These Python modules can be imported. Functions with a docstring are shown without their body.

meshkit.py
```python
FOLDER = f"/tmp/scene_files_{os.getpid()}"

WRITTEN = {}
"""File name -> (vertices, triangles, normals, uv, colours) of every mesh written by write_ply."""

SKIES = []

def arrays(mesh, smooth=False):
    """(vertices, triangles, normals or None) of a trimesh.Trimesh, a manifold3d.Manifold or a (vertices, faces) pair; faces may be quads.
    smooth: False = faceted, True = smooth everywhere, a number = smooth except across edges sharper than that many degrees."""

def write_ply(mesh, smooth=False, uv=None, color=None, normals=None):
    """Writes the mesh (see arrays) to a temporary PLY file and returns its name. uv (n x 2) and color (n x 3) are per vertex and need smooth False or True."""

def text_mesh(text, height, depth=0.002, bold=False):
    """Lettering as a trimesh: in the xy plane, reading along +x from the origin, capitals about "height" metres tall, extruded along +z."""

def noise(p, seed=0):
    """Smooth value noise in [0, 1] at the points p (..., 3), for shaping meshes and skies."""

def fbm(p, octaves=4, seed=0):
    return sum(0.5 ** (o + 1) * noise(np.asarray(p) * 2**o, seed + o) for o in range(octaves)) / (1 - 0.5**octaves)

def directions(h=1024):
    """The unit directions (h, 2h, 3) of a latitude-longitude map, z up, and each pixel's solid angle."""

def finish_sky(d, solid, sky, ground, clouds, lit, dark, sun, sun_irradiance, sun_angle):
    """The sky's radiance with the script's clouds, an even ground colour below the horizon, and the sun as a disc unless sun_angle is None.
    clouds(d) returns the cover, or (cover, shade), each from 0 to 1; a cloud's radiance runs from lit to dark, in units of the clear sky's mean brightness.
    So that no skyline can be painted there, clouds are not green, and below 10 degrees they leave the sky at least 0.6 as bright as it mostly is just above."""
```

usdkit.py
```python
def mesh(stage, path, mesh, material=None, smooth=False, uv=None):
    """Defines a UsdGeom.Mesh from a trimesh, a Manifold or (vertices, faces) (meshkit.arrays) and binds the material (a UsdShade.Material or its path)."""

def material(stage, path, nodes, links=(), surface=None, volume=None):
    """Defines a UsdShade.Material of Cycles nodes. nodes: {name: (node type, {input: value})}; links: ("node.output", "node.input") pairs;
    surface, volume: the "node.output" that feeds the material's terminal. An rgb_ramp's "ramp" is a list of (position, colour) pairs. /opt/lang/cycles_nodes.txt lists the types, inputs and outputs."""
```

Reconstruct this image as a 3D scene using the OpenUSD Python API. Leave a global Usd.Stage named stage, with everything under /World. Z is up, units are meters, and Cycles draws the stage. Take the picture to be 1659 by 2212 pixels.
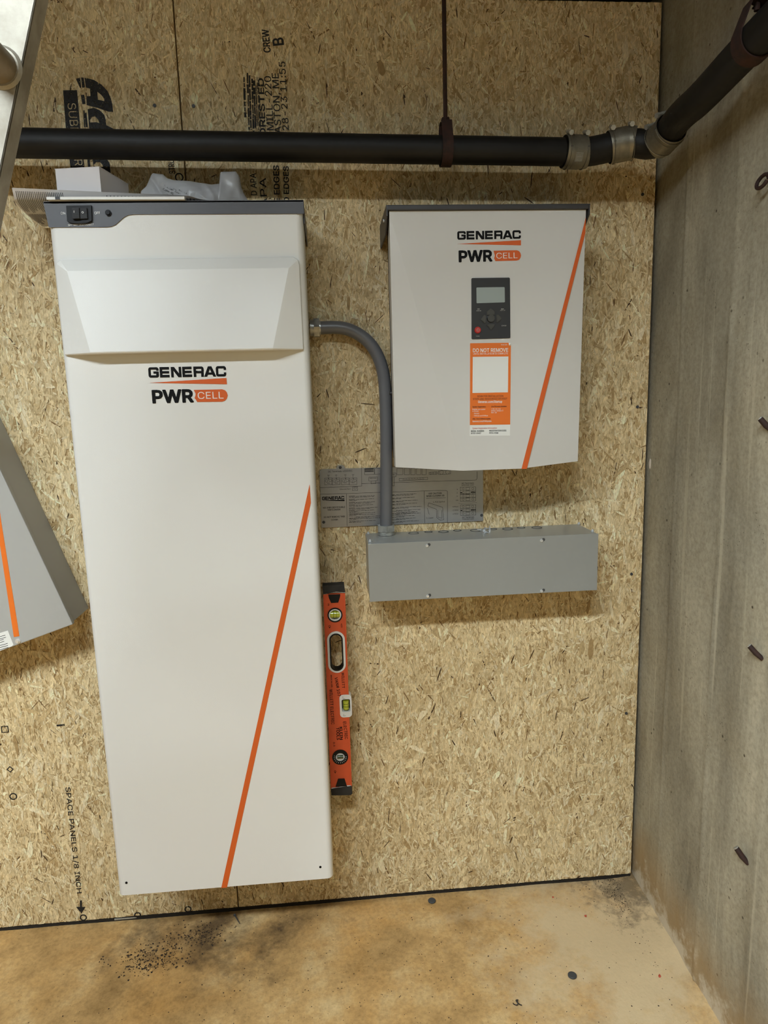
import math, random
import numpy as np, trimesh, manifold3d, usdkit, meshkit
from shapely.geometry import Polygon, LineString, Point, box as sbox
from shapely.ops import unary_union
from shapely import affinity
from pxr import Gf, Sdf, Usd, UsdGeom, UsdLux, UsdShade, Vt

random.seed(7)
rng = np.random.default_rng(7)
stage = Usd.Stage.CreateInMemory()
UsdGeom.SetStageUpAxis(stage, 'Z'); UsdGeom.SetStageMetersPerUnit(stage, 1.0)
UsdGeom.Xform.Define(stage, '/World'); UsdGeom.Scope.Define(stage, '/World/Looks')

# ------------------------------------------------------------------ camera
W, H, F = 1659, 2212, 1458.36
EYE = np.array([0.6021, -1.8979, 1.5420])
YAW, PITCH, ROLL = 0.0784, 0.1663, -0.0289
cy, sy, cp, sp, cr, sr = (math.cos(YAW), math.sin(YAW), math.cos(PITCH), math.sin(PITCH), math.cos(ROLL), math.sin(ROLL))
FWD = np.array([sy*cp, cy*cp, -sp]); _r = np.array([cy, -sy, 0]); _u = np.cross(_r, FWD)
RIGHT, UP = cr*_r + sr*_u, -sr*_r + cr*_u
cam = UsdGeom.Camera.Define(stage, '/World/camera')
m4 = np.eye(4); m4[0, :3] = RIGHT; m4[1, :3] = UP; m4[2, :3] = -FWD; m4[3, :3] = EYE
cam.AddTransformOp().Set(Gf.Matrix4d(*m4.ravel().tolist()))
cam.CreateHorizontalApertureAttr(36.0); cam.CreateVerticalApertureAttr(36.0*H/W)
cam.CreateFocalLengthAttr(36.0*F/W)
cam.CreateClippingRangeAttr(Gf.Vec2f(0.05, 60))
EXPOSURE = 0.0
cam.CreateExposureAttr(EXPOSURE)

# ------------------------------------------------------------------ lights: one ceiling strip lamp and an added fill lamp (their builder is strip_lamp below)
LAMP = dict(x0=-1.75, x1=0.65, y=-2.60, z=3.08, w=0.20, power=146.0, color=(0.86, 0.965, 1.04))
LAMP2 = dict(x0=-1.70, x1=-0.30, y=-5.10, z=3.08, w=0.20, power=28.0, color=(0.86, 0.965, 1.04))  # unseen lamp behind the camera, added to fill the lower wall

# ------------------------------------------------------------------ helpers
def lin(c):
    c = np.asarray(c, float)/255.0
    return tuple(np.where(c <= 0.04045, c/12.92, ((c+0.055)/1.055)**2.4).tolist())

_used = {}
def numbered(path):
    n = _used.get(path, 0); _used[path] = n+1
    return path if n == 0 else f'{path}_{n:03d}'

LOC = {}
def setdata(prim, label=None, cat=None, group=None, kind=None):
    for k, v in (('label', label), ('category', cat), ('group', group), ('kind', kind)):
        if v: prim.SetCustomDataByKey(k, v)

def thing(name, label, cat, loc=(0, 0, 0), group=None, kind=None):
    p = numbered('/World/'+name)
    x = UsdGeom.Xform.Define(stage, p); x.AddTranslateOp().Set(Gf.Vec3d(*map(float, loc)))
    LOC[p] = np.array(loc, float)
    setdata(x.GetPrim(), label, cat, group, kind)
    return p

def part(parent, name, mesh, mat, smooth=30, label=None, kind=None, colors=None):
    """one mesh, given in world coordinates, as a child of a thing or of a part"""
    p = numbered(parent+'/'+name); loc = LOC[parent]; LOC[p] = loc
    v, f, _ = meshkit.arrays(mesh, False)
    if smooth is not False and colors is None:
        v, f, n = meshkit.arrays(trimesh.Trimesh(v, f, process=True), smooth)
    m = usdkit.mesh(stage, p, (v-loc, f), mat, smooth=False)
    if smooth is not False and colors is None and n is not None:
        m.CreateNormalsAttr(Vt.Vec3fArray.FromNumpy(n.astype(np.float32))); m.SetNormalsInterpolation('vertex')
    if colors is not None:
        UsdGeom.PrimvarsAPI(m).CreatePrimvar('flake', Sdf.ValueTypeNames.Color3fArray, 'vertex').Set(Vt.Vec3fArray.FromNumpy(colors.astype(np.float32)))
    setdata(m.GetPrim(), label, None, None, kind)
    return p

def single(name, mesh, mat, label, cat, group=None, kind=None, smooth=30):
    LOC['/World'] = np.zeros(3)
    v, f, _ = meshkit.arrays(mesh, False)
    c = np.array([(v[:, 0].min()+v[:, 0].max())/2, (v[:, 1].min()+v[:, 1].max())/2, v[:, 2].min()])
    if kind == 'structure': c = np.zeros(3)
    p = numbered('/World/'+name)
    v, f, n = meshkit.arrays(trimesh.Trimesh(v, f, process=True), smooth)
    m = usdkit.mesh(stage, p, (v-c, f), mat, smooth=False)
    if n is not None:
        m.CreateNormalsAttr(Vt.Vec3fArray.FromNumpy(n.astype(np.float32))); m.SetNormalsInterpolation('vertex')
    m.AddTranslateOp().Set(Gf.Vec3d(*map(float, c)))
    LOC[p] = c
    setdata(m.GetPrim(), label, cat, group, kind)
    return p

def cat(ms):
    ms = [m for m in ms if m is not None]
    out = []
    for m in ms:
        v, f, _ = meshkit.arrays(m, False)
        out.append(trimesh.Trimesh(v, f, process=False))
    return trimesh.util.concatenate(out)

def box(x0, x1, y0, y1, z0, z1, b=0.0):
    lo, hi = np.minimum([x0, y0, z0], [x1, y1, z1]), np.maximum([x0, y0, z0], [x1, y1, z1])
    if b <= 0:
        m = trimesh.creation.box(extents=hi-lo); m.apply_translation((lo+hi)/2); return m
    pts = []
    for sx in (0, 1):
        for sy_ in (0, 1):
            for sz in (0, 1):
                c = np.where([sx, sy_, sz], hi-b, lo+b); s = np.where([sx, sy_, sz], 1, -1)
                for d in ((1, 0, 0), (0, 1, 0), (0, 0, 1), (.707, .707, 0), (.707, 0, .707), (0, .707, .707), (.577, .577, .577)):
                    pts.append(c + s*np.array(d)*b)
    return trimesh.convex.convex_hull(np.array(pts))

def ball_hull(pts, r=0.004, n=6):
    s = trimesh.creation.icosphere(subdivisions=1, radius=r).vertices
    return trimesh.convex.convex_hull(np.vstack([np.asarray(p)+s for p in pts]))

def frame_to(m, p0, e1, e2, n):
    T = np.eye(4); T[:3, 0] = e1; T[:3, 1] = e2; T[:3, 2] = n; T[:3, 3] = p0
    m = m.copy(); m.apply_transform(T); return m

def cyl(a, b, r, seg=24, r2=None):
    """a capped (tapered) cylinder from a to b"""
    return tube([a, b], [r, r if r2 is None else r2], seg)

def tube(path, r, seg=16, cap=True):
    path = np.asarray(path, float); n = len(path)
    rr = np.full(n, r) if np.ndim(r) == 0 else np.asarray(r, float)
    tan = np.gradient(path, axis=0); tan /= np.linalg.norm(tan, axis=1, keepdims=True)
    ref = np.array([0, 0, 1.0]) if abs(tan[0][2]) < .9 else np.array([1.0, 0, 0])
    u = np.cross(tan[0], ref); u /= np.linalg.norm(u)
    vs = []
    a = np.linspace(0, 2*np.pi, seg, endpoint=False)
    for i in range(n):
        u = u - tan[i]*(u@tan[i]); u /= np.linalg.norm(u); w = np.cross(tan[i], u)
        vs.append(path[i] + rr[i]*(np.cos(a)[:, None]*u + np.sin(a)[:, None]*w))
    v = np.vstack(vs); f = []
    for i in range(n-1):
        for k in range(seg):
            k2 = (k+1) % seg; a0, b0, a1, b1 = i*seg+k, i*seg+k2, (i+1)*seg+k, (i+1)*seg+k2
            f += [[a0, b0, b1], [a0, b1, a1]]
    if cap:
        c0, c1 = len(v), len(v)+1
        v = np.vstack([v, path[0], path[-1]])
        for k in range(seg):
            k2 = (k+1) % seg
            f += [[c0, k2, k], [c1, (n-1)*seg+k, (n-1)*seg+k2]]
    return trimesh.Trimesh(v, f, process=False)

def spline(pts, k=8):
    from scipy.interpolate import CubicSpline
    pts = np.asarray(pts, float); t = np.r_[0, np.cumsum(np.linalg.norm(np.diff(pts, axis=0), axis=1))]
    c = CubicSpline(t, pts); return c(np.linspace(0, t[-1], k*len(pts)))

def extrude(poly, h):
    gs = getattr(poly, 'geoms', [poly])
    ms = [trimesh.creation.extrude_polygon(g, h, engine='earcut') for g in gs if g.geom_type == 'Polygon' and g.area > 1e-12]
    return cat(ms)

def ray(px, py):
    return FWD + RIGHT*(px-W/2)/F - UP*(py-H/2)/F

class Plane:
    """a real surface of the place, on which prints and outlines are laid out in its own two axes"""
    def __init__(self, p0, n=(0, -1, 0), e1=(1, 0, 0)):
        self.p0 = np.asarray(p0, float); self.n = np.asarray(n, float)/np.linalg.norm(n)
        e1 = np.asarray(e1, float); e1 = e1-self.n*(e1@self.n); self.e1 = e1/np.linalg.norm(e1); self.e2 = np.cross(self.n, self.e1)
    def pt(self, px, py):
        d = ray(px, py); return EYE + d*(((self.p0-EYE)@self.n)/(d@self.n))
    def uv(self, px, py):
        q = self.pt(px, py)-self.p0; return np.array([q@self.e1, q@self.e2])
    def uvs(self, ps): return [tuple(self.uv(*p)) for p in ps]
    def poly(self, ps): return Polygon(self.uvs(ps)).buffer(0)
    def up(self, poly, h=0.0006, lift=0.0):
        return frame_to(extrude(poly, h), self.p0+self.n*lift, self.e1, self.e2, self.n)
    def line(self, ps, w=0.0012): return LineString(self.uvs(ps)).buffer(w/2, cap_style=2, join_style=2)
    def text(self, s, left, right, top, h=0.0006, bold=False, lift=0.0, slant=0.0, as_poly=False):
        """lettering whose baseline runs left -> right and whose capitals reach up to top (points of the photograph on this surface)"""
        a, b, c = self.uv(*left), self.uv(*right), self.uv(*top)
        x = b-a; wd = np.linalg.norm(x); x /= wd; y = np.array([-x[1], x[0]]); ht = abs((c-a)@y)
        if s in WIDE: P = WIDE[s]
        elif s == 'PWR': P = glyphs(s, True).buffer(.034)
        else: P = glyphs(s, bold)
        x0, y0, x1, y1 = P.bounds
        P = affinity.affine_transform(P, [wd/(x1-x0), slant, 0, ht, -x0*wd/(x1-x0), 0])
        P = affinity.affine_transform(P, [x[0], y[0], x[1], y[1], a[0], a[1]])
        return P if as_poly else self.up(P, h, lift)

_gl = {}
def glyphs(s, bold):
    """the outline of a word (capitals one unit tall) as a shapely shape"""
    if (s, bold) not in _gl:
        m = meshkit.text_mesh(s, 1.0, 0.1, bold)
        v, f = m.vertices, m.faces
        tri = [Polygon(v[t][:, :2]) for t in f if np.all(v[t][:, 2] < 1e-6)]
        _gl[s, bold] = unary_union([t.buffer(1e-4) for t in tri if t.area > 1e-9])
    return _gl[s, bold]

def wide_word(w):
    """square wide bold capitals"""
    s, L, out, x = 0.21, 1.12, [], 0.0
    def ring(w_=L, h0=0.0, h1=1.0, r=.22):
        o = sbox(r, h0+r, w_-r, h1-r).buffer(r); return o.difference(sbox(s+.05, h0+s+.02, w_-s-.05, h1-s-.02).buffer(.04))
    for ch in w:
        if ch == 'G': g = unary_union([ring().difference(sbox(L-.4, .5, L+1, .70)), sbox(.56, .40, L-.02, .58), sbox(L-s-.05, .15, L, .5)])
        elif ch == 'C': g = ring().difference(sbox(L-.4, .36, L+1, .66))
        elif ch == 'E': g = unary_union([sbox(0, 0, s+.03, 1), sbox(0, 0, L*.93, s), sbox(0, .40, L*.9, .59), sbox(0, 1-s, L*.92, 1)])
        elif ch == 'N': g = unary_union([sbox(0, 0, s+.02, 1), sbox(L-s-.02, 0, L, 1), Polygon([(0, 1), (.33, 1), (L, 0), (L-.33, 0)])])
        elif ch == 'R': g = unary_union([sbox(0, 0, s+.03, 1), ring(L, .36, 1.0).union(sbox(0, .36, .4, .36+s)).union(sbox(0, 1-s, .4, 1)), sbox(L-s-.06, 0, L-.02, .42)])
        elif ch == 'A': g = Polygon([(-.08, 0), (.38, 1), (.76, 1), (1.22, 0), (.95, 0), (.84, .2), (.30, .2), (.19, 0)]).difference(Polygon([(.38, .38), (.57, .82), (.76, .38)]))
        out.append(affinity.translate(g, x)); x += L+.16
    return unary_union(out)
WIDE = {'GENERAC': wide_word('GENERAC').buffer(.022, join_style=2)}

def rrect(x0, y0, x1, y1, r): return sbox(x0+r, y0+r, x1-r, y1-r).buffer(r, quad_segs=5)

# ------------------------------------------------------------------ materials
LK = '/World/Looks/'
def mat(name, rgb, rough=.5, metal=0.0, spec=.5, vary=0.0, scale=6.0, bump=0.0, bscale=300.0, tone=None, **kw):
    """principled surface; vary mixes in a slightly different tone by noise; bump adds fine relief"""
    c = lin(rgb); n = {'p': ('principled_bsdf', dict(base_color=c, roughness=rough, metallic=metal, specular_ior_level=spec, **kw))}; l = []
    if vary or bump: n['tc'] = ('texture_coordinate', {})
    if vary:
        d = lin(tone) if tone else tuple(x*(1-vary) for x in c)
        n['n1'] = ('noise_texture', dict(scale=scale, detail=6.0, roughness=.62))
        n['r1'] = ('rgb_ramp', dict(ramp=[(.35, d), (.62, c)]))
        l += [('tc.object', 'n1.vector'), ('n1.fac', 'r1.fac'), ('r1.color', 'p.base_color')]
    if bump:
        n['n2'] = ('noise_texture', dict(scale=bscale, detail=3.0))
        n['b'] = ('bump', dict(strength=bump, distance=.001))
        l += [('tc.object', 'n2.vector'), ('n2.fac', 'b.height'), ('b.normal', 'p.normal')]
    return usdkit.material(stage, LK+name, n, l, surface='p.BSDF')

M = {}
M['white'] = mat('white_enamel', (222, 221, 216), .42, bump=.10, bscale=900)
M['inverter_white'] = mat('pearl_enamel', (206, 204, 198), .38, bump=.10, bscale=900)
M['charcoal'] = mat('charcoal_enamel', (72, 72, 76), .45, bump=.1, bscale=900)
M['dark'] = mat('dark_chassis', (44, 44, 46), .5)
M['hood'] = mat('hood_charcoal', (58, 57, 58), .45)
M['black'] = mat('black_plastic', (18, 18, 19), .5, spec=.25)
M['gloss_black'] = mat('glossy_black', (34, 34, 37), .16, coat_weight=.8, coat_roughness=.08)
M['rubber'] = mat('worn_rubber', (46, 43, 40), .75, vary=.4, scale=40)
M['orange'] = mat('orange_vinyl', (208, 92, 32), .42)
M['label_orange'] = mat('label_orange', (224, 112, 34), .45)
M['ink'] = mat('black_print', (13, 13, 14), .6, spec=.15)
M['white_print'] = mat('white_print', (225, 225, 222), .5)
M['paper_white'] = mat('label_white', (226, 226, 220), .55)
M['red_text'] = mat('red_print', (176, 66, 40), .5)
M['dark_red'] = mat('dark_print', (74, 30, 14), .5)
M['lcd'] = mat('lcd_glass', (150, 160, 156), .12)
M['panel_black'] = mat('membrane_black', (44, 45, 49), .28)
M['red'] = mat('red_button', (180, 44, 40), .3)
M['grey'] = mat('grey_enamel', (146, 147, 142), .27, bump=.12, bscale=700)
M['grey_cab'] = mat('warm_grey_enamel', (166, 165, 160), .42, bump=.1, bscale=800)
M['conduit'] = mat('grey_conduit', (104, 104, 105), .35)
M['zinc'] = mat('zinc', (196, 196, 188), .32, metal=.55, vary=.35, scale=60)
M['steel'] = mat('bright_steel', (222, 224, 224), .25, metal=.55)
M['alu'] = mat('brushed_alu', (172, 173, 174), .34, metal=.75, vary=.1, scale=12)
M['groove'] = mat('knockout_groove', (64, 65, 64), .6)
M['iron'] = mat('cast_iron', (27, 25, 22), .55, spec=.35, vary=.35, scale=18, bump=.5, bscale=60)
M['rust'] = mat('rusty_iron', (56, 29, 18), .8, vary=.5, scale=45, tone=(34, 20, 14), bump=.6, bscale=150)
M['band'] = mat('stainless_band', (152, 146, 130), .42, metal=.8, vary=.25, scale=30)
M['level_orange'] = mat('level_orange', (216, 84, 45), .36, vary=.16, scale=14)
M['soft_white'] = mat('white_plastic', (222, 220, 214), .4)
M['vial'] = mat('vial_green', (190, 196, 60), .1, coat_weight=.6, vary=.25, scale=60)
M['vial_dark'] = mat('vial_dark', (74, 84, 58), .15)
M['carton'] = mat('white_card', (214, 210, 210), .7)
M['sheet'] = mat('paper', (206, 204, 204), .8)
M['ladder'] = mat('ladder_aluminium', (172, 166, 152), .5, metal=.35, vary=.25, scale=14, tone=(138, 130, 114), bump=.15, bscale=60)
M['ladder_rung'] = mat('ladder_rung_metal', (150, 134, 108), .5, metal=.3, vary=.3, scale=20)
M['strip_tape'] = mat('tape_black', (28, 26, 26), .5)
M['slug'] = mat('dark_steel_slug', (62, 64, 66), .5)
M['chip'] = mat('red_chip', (176, 72, 50), .6)
M['wire'] = mat('black_wire', (40, 34, 28), .6)
M['grit'] = mat('dirt_grit', (58, 44, 30), .9, vary=.5, scale=120)
M['plaster'] = mat('white_plaster', (208, 196, 180), .8)
M['gap_shade'] = mat('painted_gap_shade', (30, 24, 16), .9)
M['lamp_housing'] = mat('lamp_housing', (220, 220, 215), .5)

# milky plastic bag
M['bag'] = usdkit.material(stage, LK+'milky_plastic', {
    'd': ('principled_bsdf', dict(base_color=lin((214, 214, 215)), roughness=.28, specular_ior_level=.5)),
    't': ('translucent_bsdf', dict(color=lin((218, 218, 219)))), 'tr': ('transparent_bsdf', dict(color=(.9, .9, .9))),
    'm': ('mix_closure', dict(fac=.35)), 'm2': ('mix_closure', dict(fac=.14))},
    [('d.BSDF', 'm.closure1'), ('t.BSDF', 'm.closure2'), ('m.closure', 'm2.closure1'), ('tr.BSDF', 'm2.closure2')], surface='m2.closure')

# worn stencil ink: patches where the ink did not take let the strands show
M['stencil'] = usdkit.material(stage, LK+'stencil_ink', {
    'tc': ('texture_coordinate', {}), 'n': ('noise_texture', dict(scale=260.0, detail=4.0, roughness=.7)),
    'r': ('rgb_ramp', dict(ramp=[(.56, (0, 0, 0)), (.66, (1, 1, 1))])),
    'p': ('principled_bsdf', dict(base_color=lin((24, 22, 20)), roughness=.7)), 't': ('transparent_bsdf', dict(color=(1, 1, 1))),
    'm': ('mix_closure', {})},
    [('tc.object', 'n.vector'), ('n.fac', 'r.fac'), ('r.color', 'm.fac'), ('p.BSDF', 'm.closure1'), ('t.BSDF', 'm.closure2')], surface='m.closure')

# oriented strand board: the board under the strands, and the strands (each strand's tone is a vertex colour)
M['board'] = mat('strand_board_core', (196, 168, 118), .75, vary=.4, scale=70, tone=(160, 130, 84))
M['strand'] = usdkit.material(stage, LK+'wood_strand', {
    'a': ('attribute', dict(attribute='flake')), 'tc': ('texture_coordinate', {}),
    'mp': ('mapping', dict(scale=(1.0, 1.0, .22))), 'n': ('noise_texture', dict(scale=420.0, detail=4.0, roughness=.6)),
    'r': ('rgb_ramp', dict(ramp=[(.30, (.66, .63, .57)), (.56, (1.0, 1.0, 1.0)), (.75, (1.12, 1.12, 1.10))])),
    'n3': ('noise_texture', dict(scale=2.2, detail=3.0)), 'r3': ('rgb_ramp', dict(ramp=[(.3, (.90, .88, .84)), (.7, (1.06, 1.06, 1.06))])),
    'x': ('mix', dict(mix_type='multiply', fac=1.0)), 'x2': ('mix', dict(mix_type='multiply', fac=1.0)),
    'b': ('bump', dict(strength=.5, distance=.0008)), 'p': ('principled_bsdf', dict(roughness=.62, specular_ior_level=.3))},
    [('tc.object', 'mp.vector'), ('mp.vector', 'n.vector'), ('n.fac', 'r.fac'), ('a.color', 'x.color1'), ('r.color', 'x.color2'),
     ('tc.object', 'n3.vector'), ('n3.fac', 'r3.fac'), ('x.color', 'x2.color1'), ('r3.color', 'x2.color2'),
     ('x2.color', 'p.base_color'), ('n.fac', 'b.height'), ('b.normal', 'p.normal')], surface='p.BSDF')

def concrete(name, base, dark, light, stain, pits=True, vertical=True):
    s = (1.0, 1.0, .12) if vertical else (1.0, 1.0, 1.0)
    n = {'tc': ('texture_coordinate', {}),
         'mp': ('mapping', dict(scale=s)),
         'n1': ('noise_texture', dict(scale=5.0, detail=7.0, roughness=.62)),
         'n2': ('noise_texture', dict(scale=2.3, detail=6.0, roughness=.6, distortion=.4)),
         'n3': ('noise_texture', dict(scale=90.0, detail=5.0, roughness=.7)),
         'n4': ('noise_texture', dict(scale=3.1, detail=5.0, roughness=.65)),
         'v': ('voronoi_texture', dict(scale=42.0, randomness=1.0)),
         'nv': ('noise_texture', dict(scale=6.0, detail=2.0)),
         'r1': ('rgb_ramp', dict(ramp=[(.30, lin(dark)), (.52, lin(base)), (.75, lin(light))])),
         'r2': ('rgb_ramp', dict(ramp=[(.50, (0, 0, 0)), (.68, (1, 1, 1))])),
         'r3': ('rgb_ramp', dict(ramp=[(.28, (.70, .69, .67)), (.58, (1.0, 1.0, 1.0)), (.75, (1.06, 1.06, 1.06))])),
         'rv': ('rgb_ramp', dict(ramp=[(.05, (.28, .26, .24)), (.11, (1, 1, 1))])),
         'rn': ('rgb_ramp', dict(ramp=[(.50, (0, 0, 0)), (.60, (1, 1, 1))])),
         'st': ('mix', dict(mix_type='mix', color2=lin(stain))),
         'x1': ('mix', dict(mix_type='multiply', fac=1.0)), 'x2': ('mix', dict(mix_type='multiply', fac=1.0)),
         'sf': ('math', dict(math_type='multiply', value2=.55)),
         'ad': ('math', dict(math_type='multiply_add', value2=.35)), 'vb': ('math', dict(math_type='multiply', value2=1.0)),
         'b': ('bump', dict(strength=.65, distance=.004)),
         'p': ('principled_bsdf', dict(roughness=.78, specular_ior_level=.3))}
    l = [('tc.object', 'mp.vector'), ('mp.vector', 'n1.vector'), ('tc.object', 'n2.vector'), ('tc.object', 'n3.vector'), ('tc.object', 'v.vector'), ('tc.object', 'nv.vector'),
         ('mp.vector', 'n4.vector'),
         ('n1.fac', 'r1.fac'), ('n2.fac', 'r2.fac'), ('r2.color', 'sf.value1'), ('sf.value', 'st.fac'), ('r1.color', 'st.color1'),
         ('n3.fac', 'r3.fac'), ('st.color', 'x1.color1'), ('r3.color', 'x1.color2'),
         ('v.distance', 'rv.fac'), ('nv.fac', 'rn.fac'), ('rn.color', 'x2.fac'), ('x1.color', 'x2.color1'), ('rv.color', 'x2.color2'), ('x2.color', 'p.base_color'),
         ('n3.fac', 'ad.value1'), ('n1.fac', 'ad.value3'), ('ad.value', 'b.height'), ('b.normal', 'p.normal')]
    return n, l

n, l = concrete('x', (163, 156, 135), (120, 113, 96), (198, 189, 164), (154, 140, 110))
n['mp'] = ('mapping', dict(scale=(1.0, 1.0, .28))); n['n1'] = ('noise_texture', dict(scale=4.0, detail=9.0, roughness=.66, distortion=.3)); n['sf'] = ('math', dict(math_type='multiply', value2=.4))
n['v'] = ('voronoi_texture', dict(scale=30.0, randomness=1.0)); n['rv'] = ('rgb_ramp', dict(ramp=[(.07, (.22, .20, .17)), (.13, (1, 1, 1))]))
n.update({'v2': ('voronoi_texture', dict(scale=85.0)), 'rv2': ('rgb_ramp', dict(ramp=[(.08, (.35, .33, .30)), (.16, (1, 1, 1))])), 'nv2': ('noise_texture', dict(scale=9.0, detail=3.0)), 'rn2': ('rgb_ramp', dict(ramp=[(.54, (0, 0, 0)), (.62, (1, 1, 1))])),
          'xp': ('mix', dict(mix_type='multiply')),
          # a rusty brown tide mark and a pale salt bloom rising from the floor, and thin pale drip lines
          'sx': ('separate_xyz', {}), 'nt': ('noise_texture', dict(scale=5.5, detail=7.0, roughness=.65)),
          'za': ('math', dict(math_type='multiply_add', value2=-2.3, value3=.62)), 'zb': ('math', dict(math_type='multiply')), 'zr': ('rgb_ramp', dict(ramp=[(.06, (0, 0, 0)), (.26, (.8, .8, .8))])),
          'xt': ('mix', dict(mix_type='mix', color2=lin((158, 130, 88)))),
          'nb': ('noise_texture', dict(scale=14.0, detail=8.0, roughness=.7)), 'zc': ('math', dict(math_type='multiply_add', value2=-2.6, value3=.78)), 'zd': ('math', dict(math_type='multiply')), 'zs': ('rgb_ramp', dict(ramp=[(.30, (0, 0, 0)), (.40, (.6, .6, .6))])),
          'xs': ('mix', dict(mix_type='mix', color2=lin((218, 208, 186)))),
          'ml': ('mapping', dict(scale=(1.0, 1.0, .02))), 'nl': ('noise_texture', dict(scale=55.0, detail=2.0)), 'rl': ('rgb_ramp', dict(ramp=[(.64, (0, 0, 0)), (.70, (.38, .38, .38))])), 'xl': ('mix', dict(mix_type='mix', color2=lin((196, 186, 160))))})
l = [e for e in l if e != ('x2.color', 'p.base_color')] + [
    ('tc.object', 'v2.vector'), ('v2.distance', 'rv2.fac'), ('tc.object', 'nv2.vector'), ('nv2.fac', 'rn2.fac'), ('rn2.color', 'xp.fac'), ('x2.color', 'xp.color1'), ('rv2.color', 'xp.color2'),
    ('tc.object', 'ml.vector'), ('ml.vector', 'nl.vector'), ('nl.fac', 'rl.fac'), ('rl.color', 'xl.fac'), ('xp.color', 'xl.color1'),
    ('tc.object', 'sx.vector'), ('sx.z', 'za.value1'), ('tc.object', 'nt.vector'), ('za.value', 'zb.value1'), ('nt.fac', 'zb.value2'), ('zb.value', 'zr.fac'), ('zr.color', 'xt.fac'), ('xl.color', 'xt.color1'),
    ('sx.z', 'zc.value1'), ('tc.object', 'nb.vector'), ('zc.value', 'zd.value1'), ('nb.fac', 'zd.value2'), ('zd.value', 'zs.fac'), ('zs.color', 'xs.fac'), ('xt.color', 'xs.color1'), ('xs.color', 'p.base_color')]
M['wall_concrete'] = usdkit.material(stage, LK+'form_concrete', n, l, surface='p.BSDF')
n, l = concrete('x', (196, 158, 102), (154, 120, 72), (222, 196, 146), (200, 148, 78), vertical=False)
M['floor'] = None
n.update({  # a spill of dark dirt with a shape of its own, and the pale worn area near the corner
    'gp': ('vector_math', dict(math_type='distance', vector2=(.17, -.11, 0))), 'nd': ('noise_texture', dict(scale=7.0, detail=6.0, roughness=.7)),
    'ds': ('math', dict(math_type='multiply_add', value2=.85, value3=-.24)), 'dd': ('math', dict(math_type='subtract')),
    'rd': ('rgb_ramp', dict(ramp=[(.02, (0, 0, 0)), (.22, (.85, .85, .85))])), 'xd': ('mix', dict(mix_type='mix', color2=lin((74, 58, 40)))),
    'gp2': ('vector_math', dict(math_type='distance', vector2=(1.36, -.27, 0))),
    'ds2': ('math', dict(math_type='multiply_add', value2=.9, value3=.0)), 'dd2': ('math', dict(math_type='subtract')),
    'rd2': ('rgb_ramp', dict(ramp=[(.02, (0, 0, 0)), (.3, (.8, .8, .8))])), 'xd2': ('mix', dict(mix_type='mix', color2=lin((206, 184, 146)))),
    'gp3': ('vector_math', dict(math_type='distance', vector2=(1.50, -.04, 0))), 'ds3': ('math', dict(math_type='multiply_add', value2=.62, value3=-.12)), 'dd3': ('math', dict(math_type='subtract')),
    'rd3': ('rgb_ramp', dict(ramp=[(.02, (0, 0, 0)), (.16, (.75, .75, .75))])), 'xd3': ('mix', dict(mix_type='mix', color2=lin((92, 80, 62)))), 'nd3': ('noise_texture', dict(scale=26.0, detail=8.0, roughness=.75)),
    'sq': ('mapping', dict(scale=(.55, 1.0, 0.0), location=(.17*.45, 0, 0)))})
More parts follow.
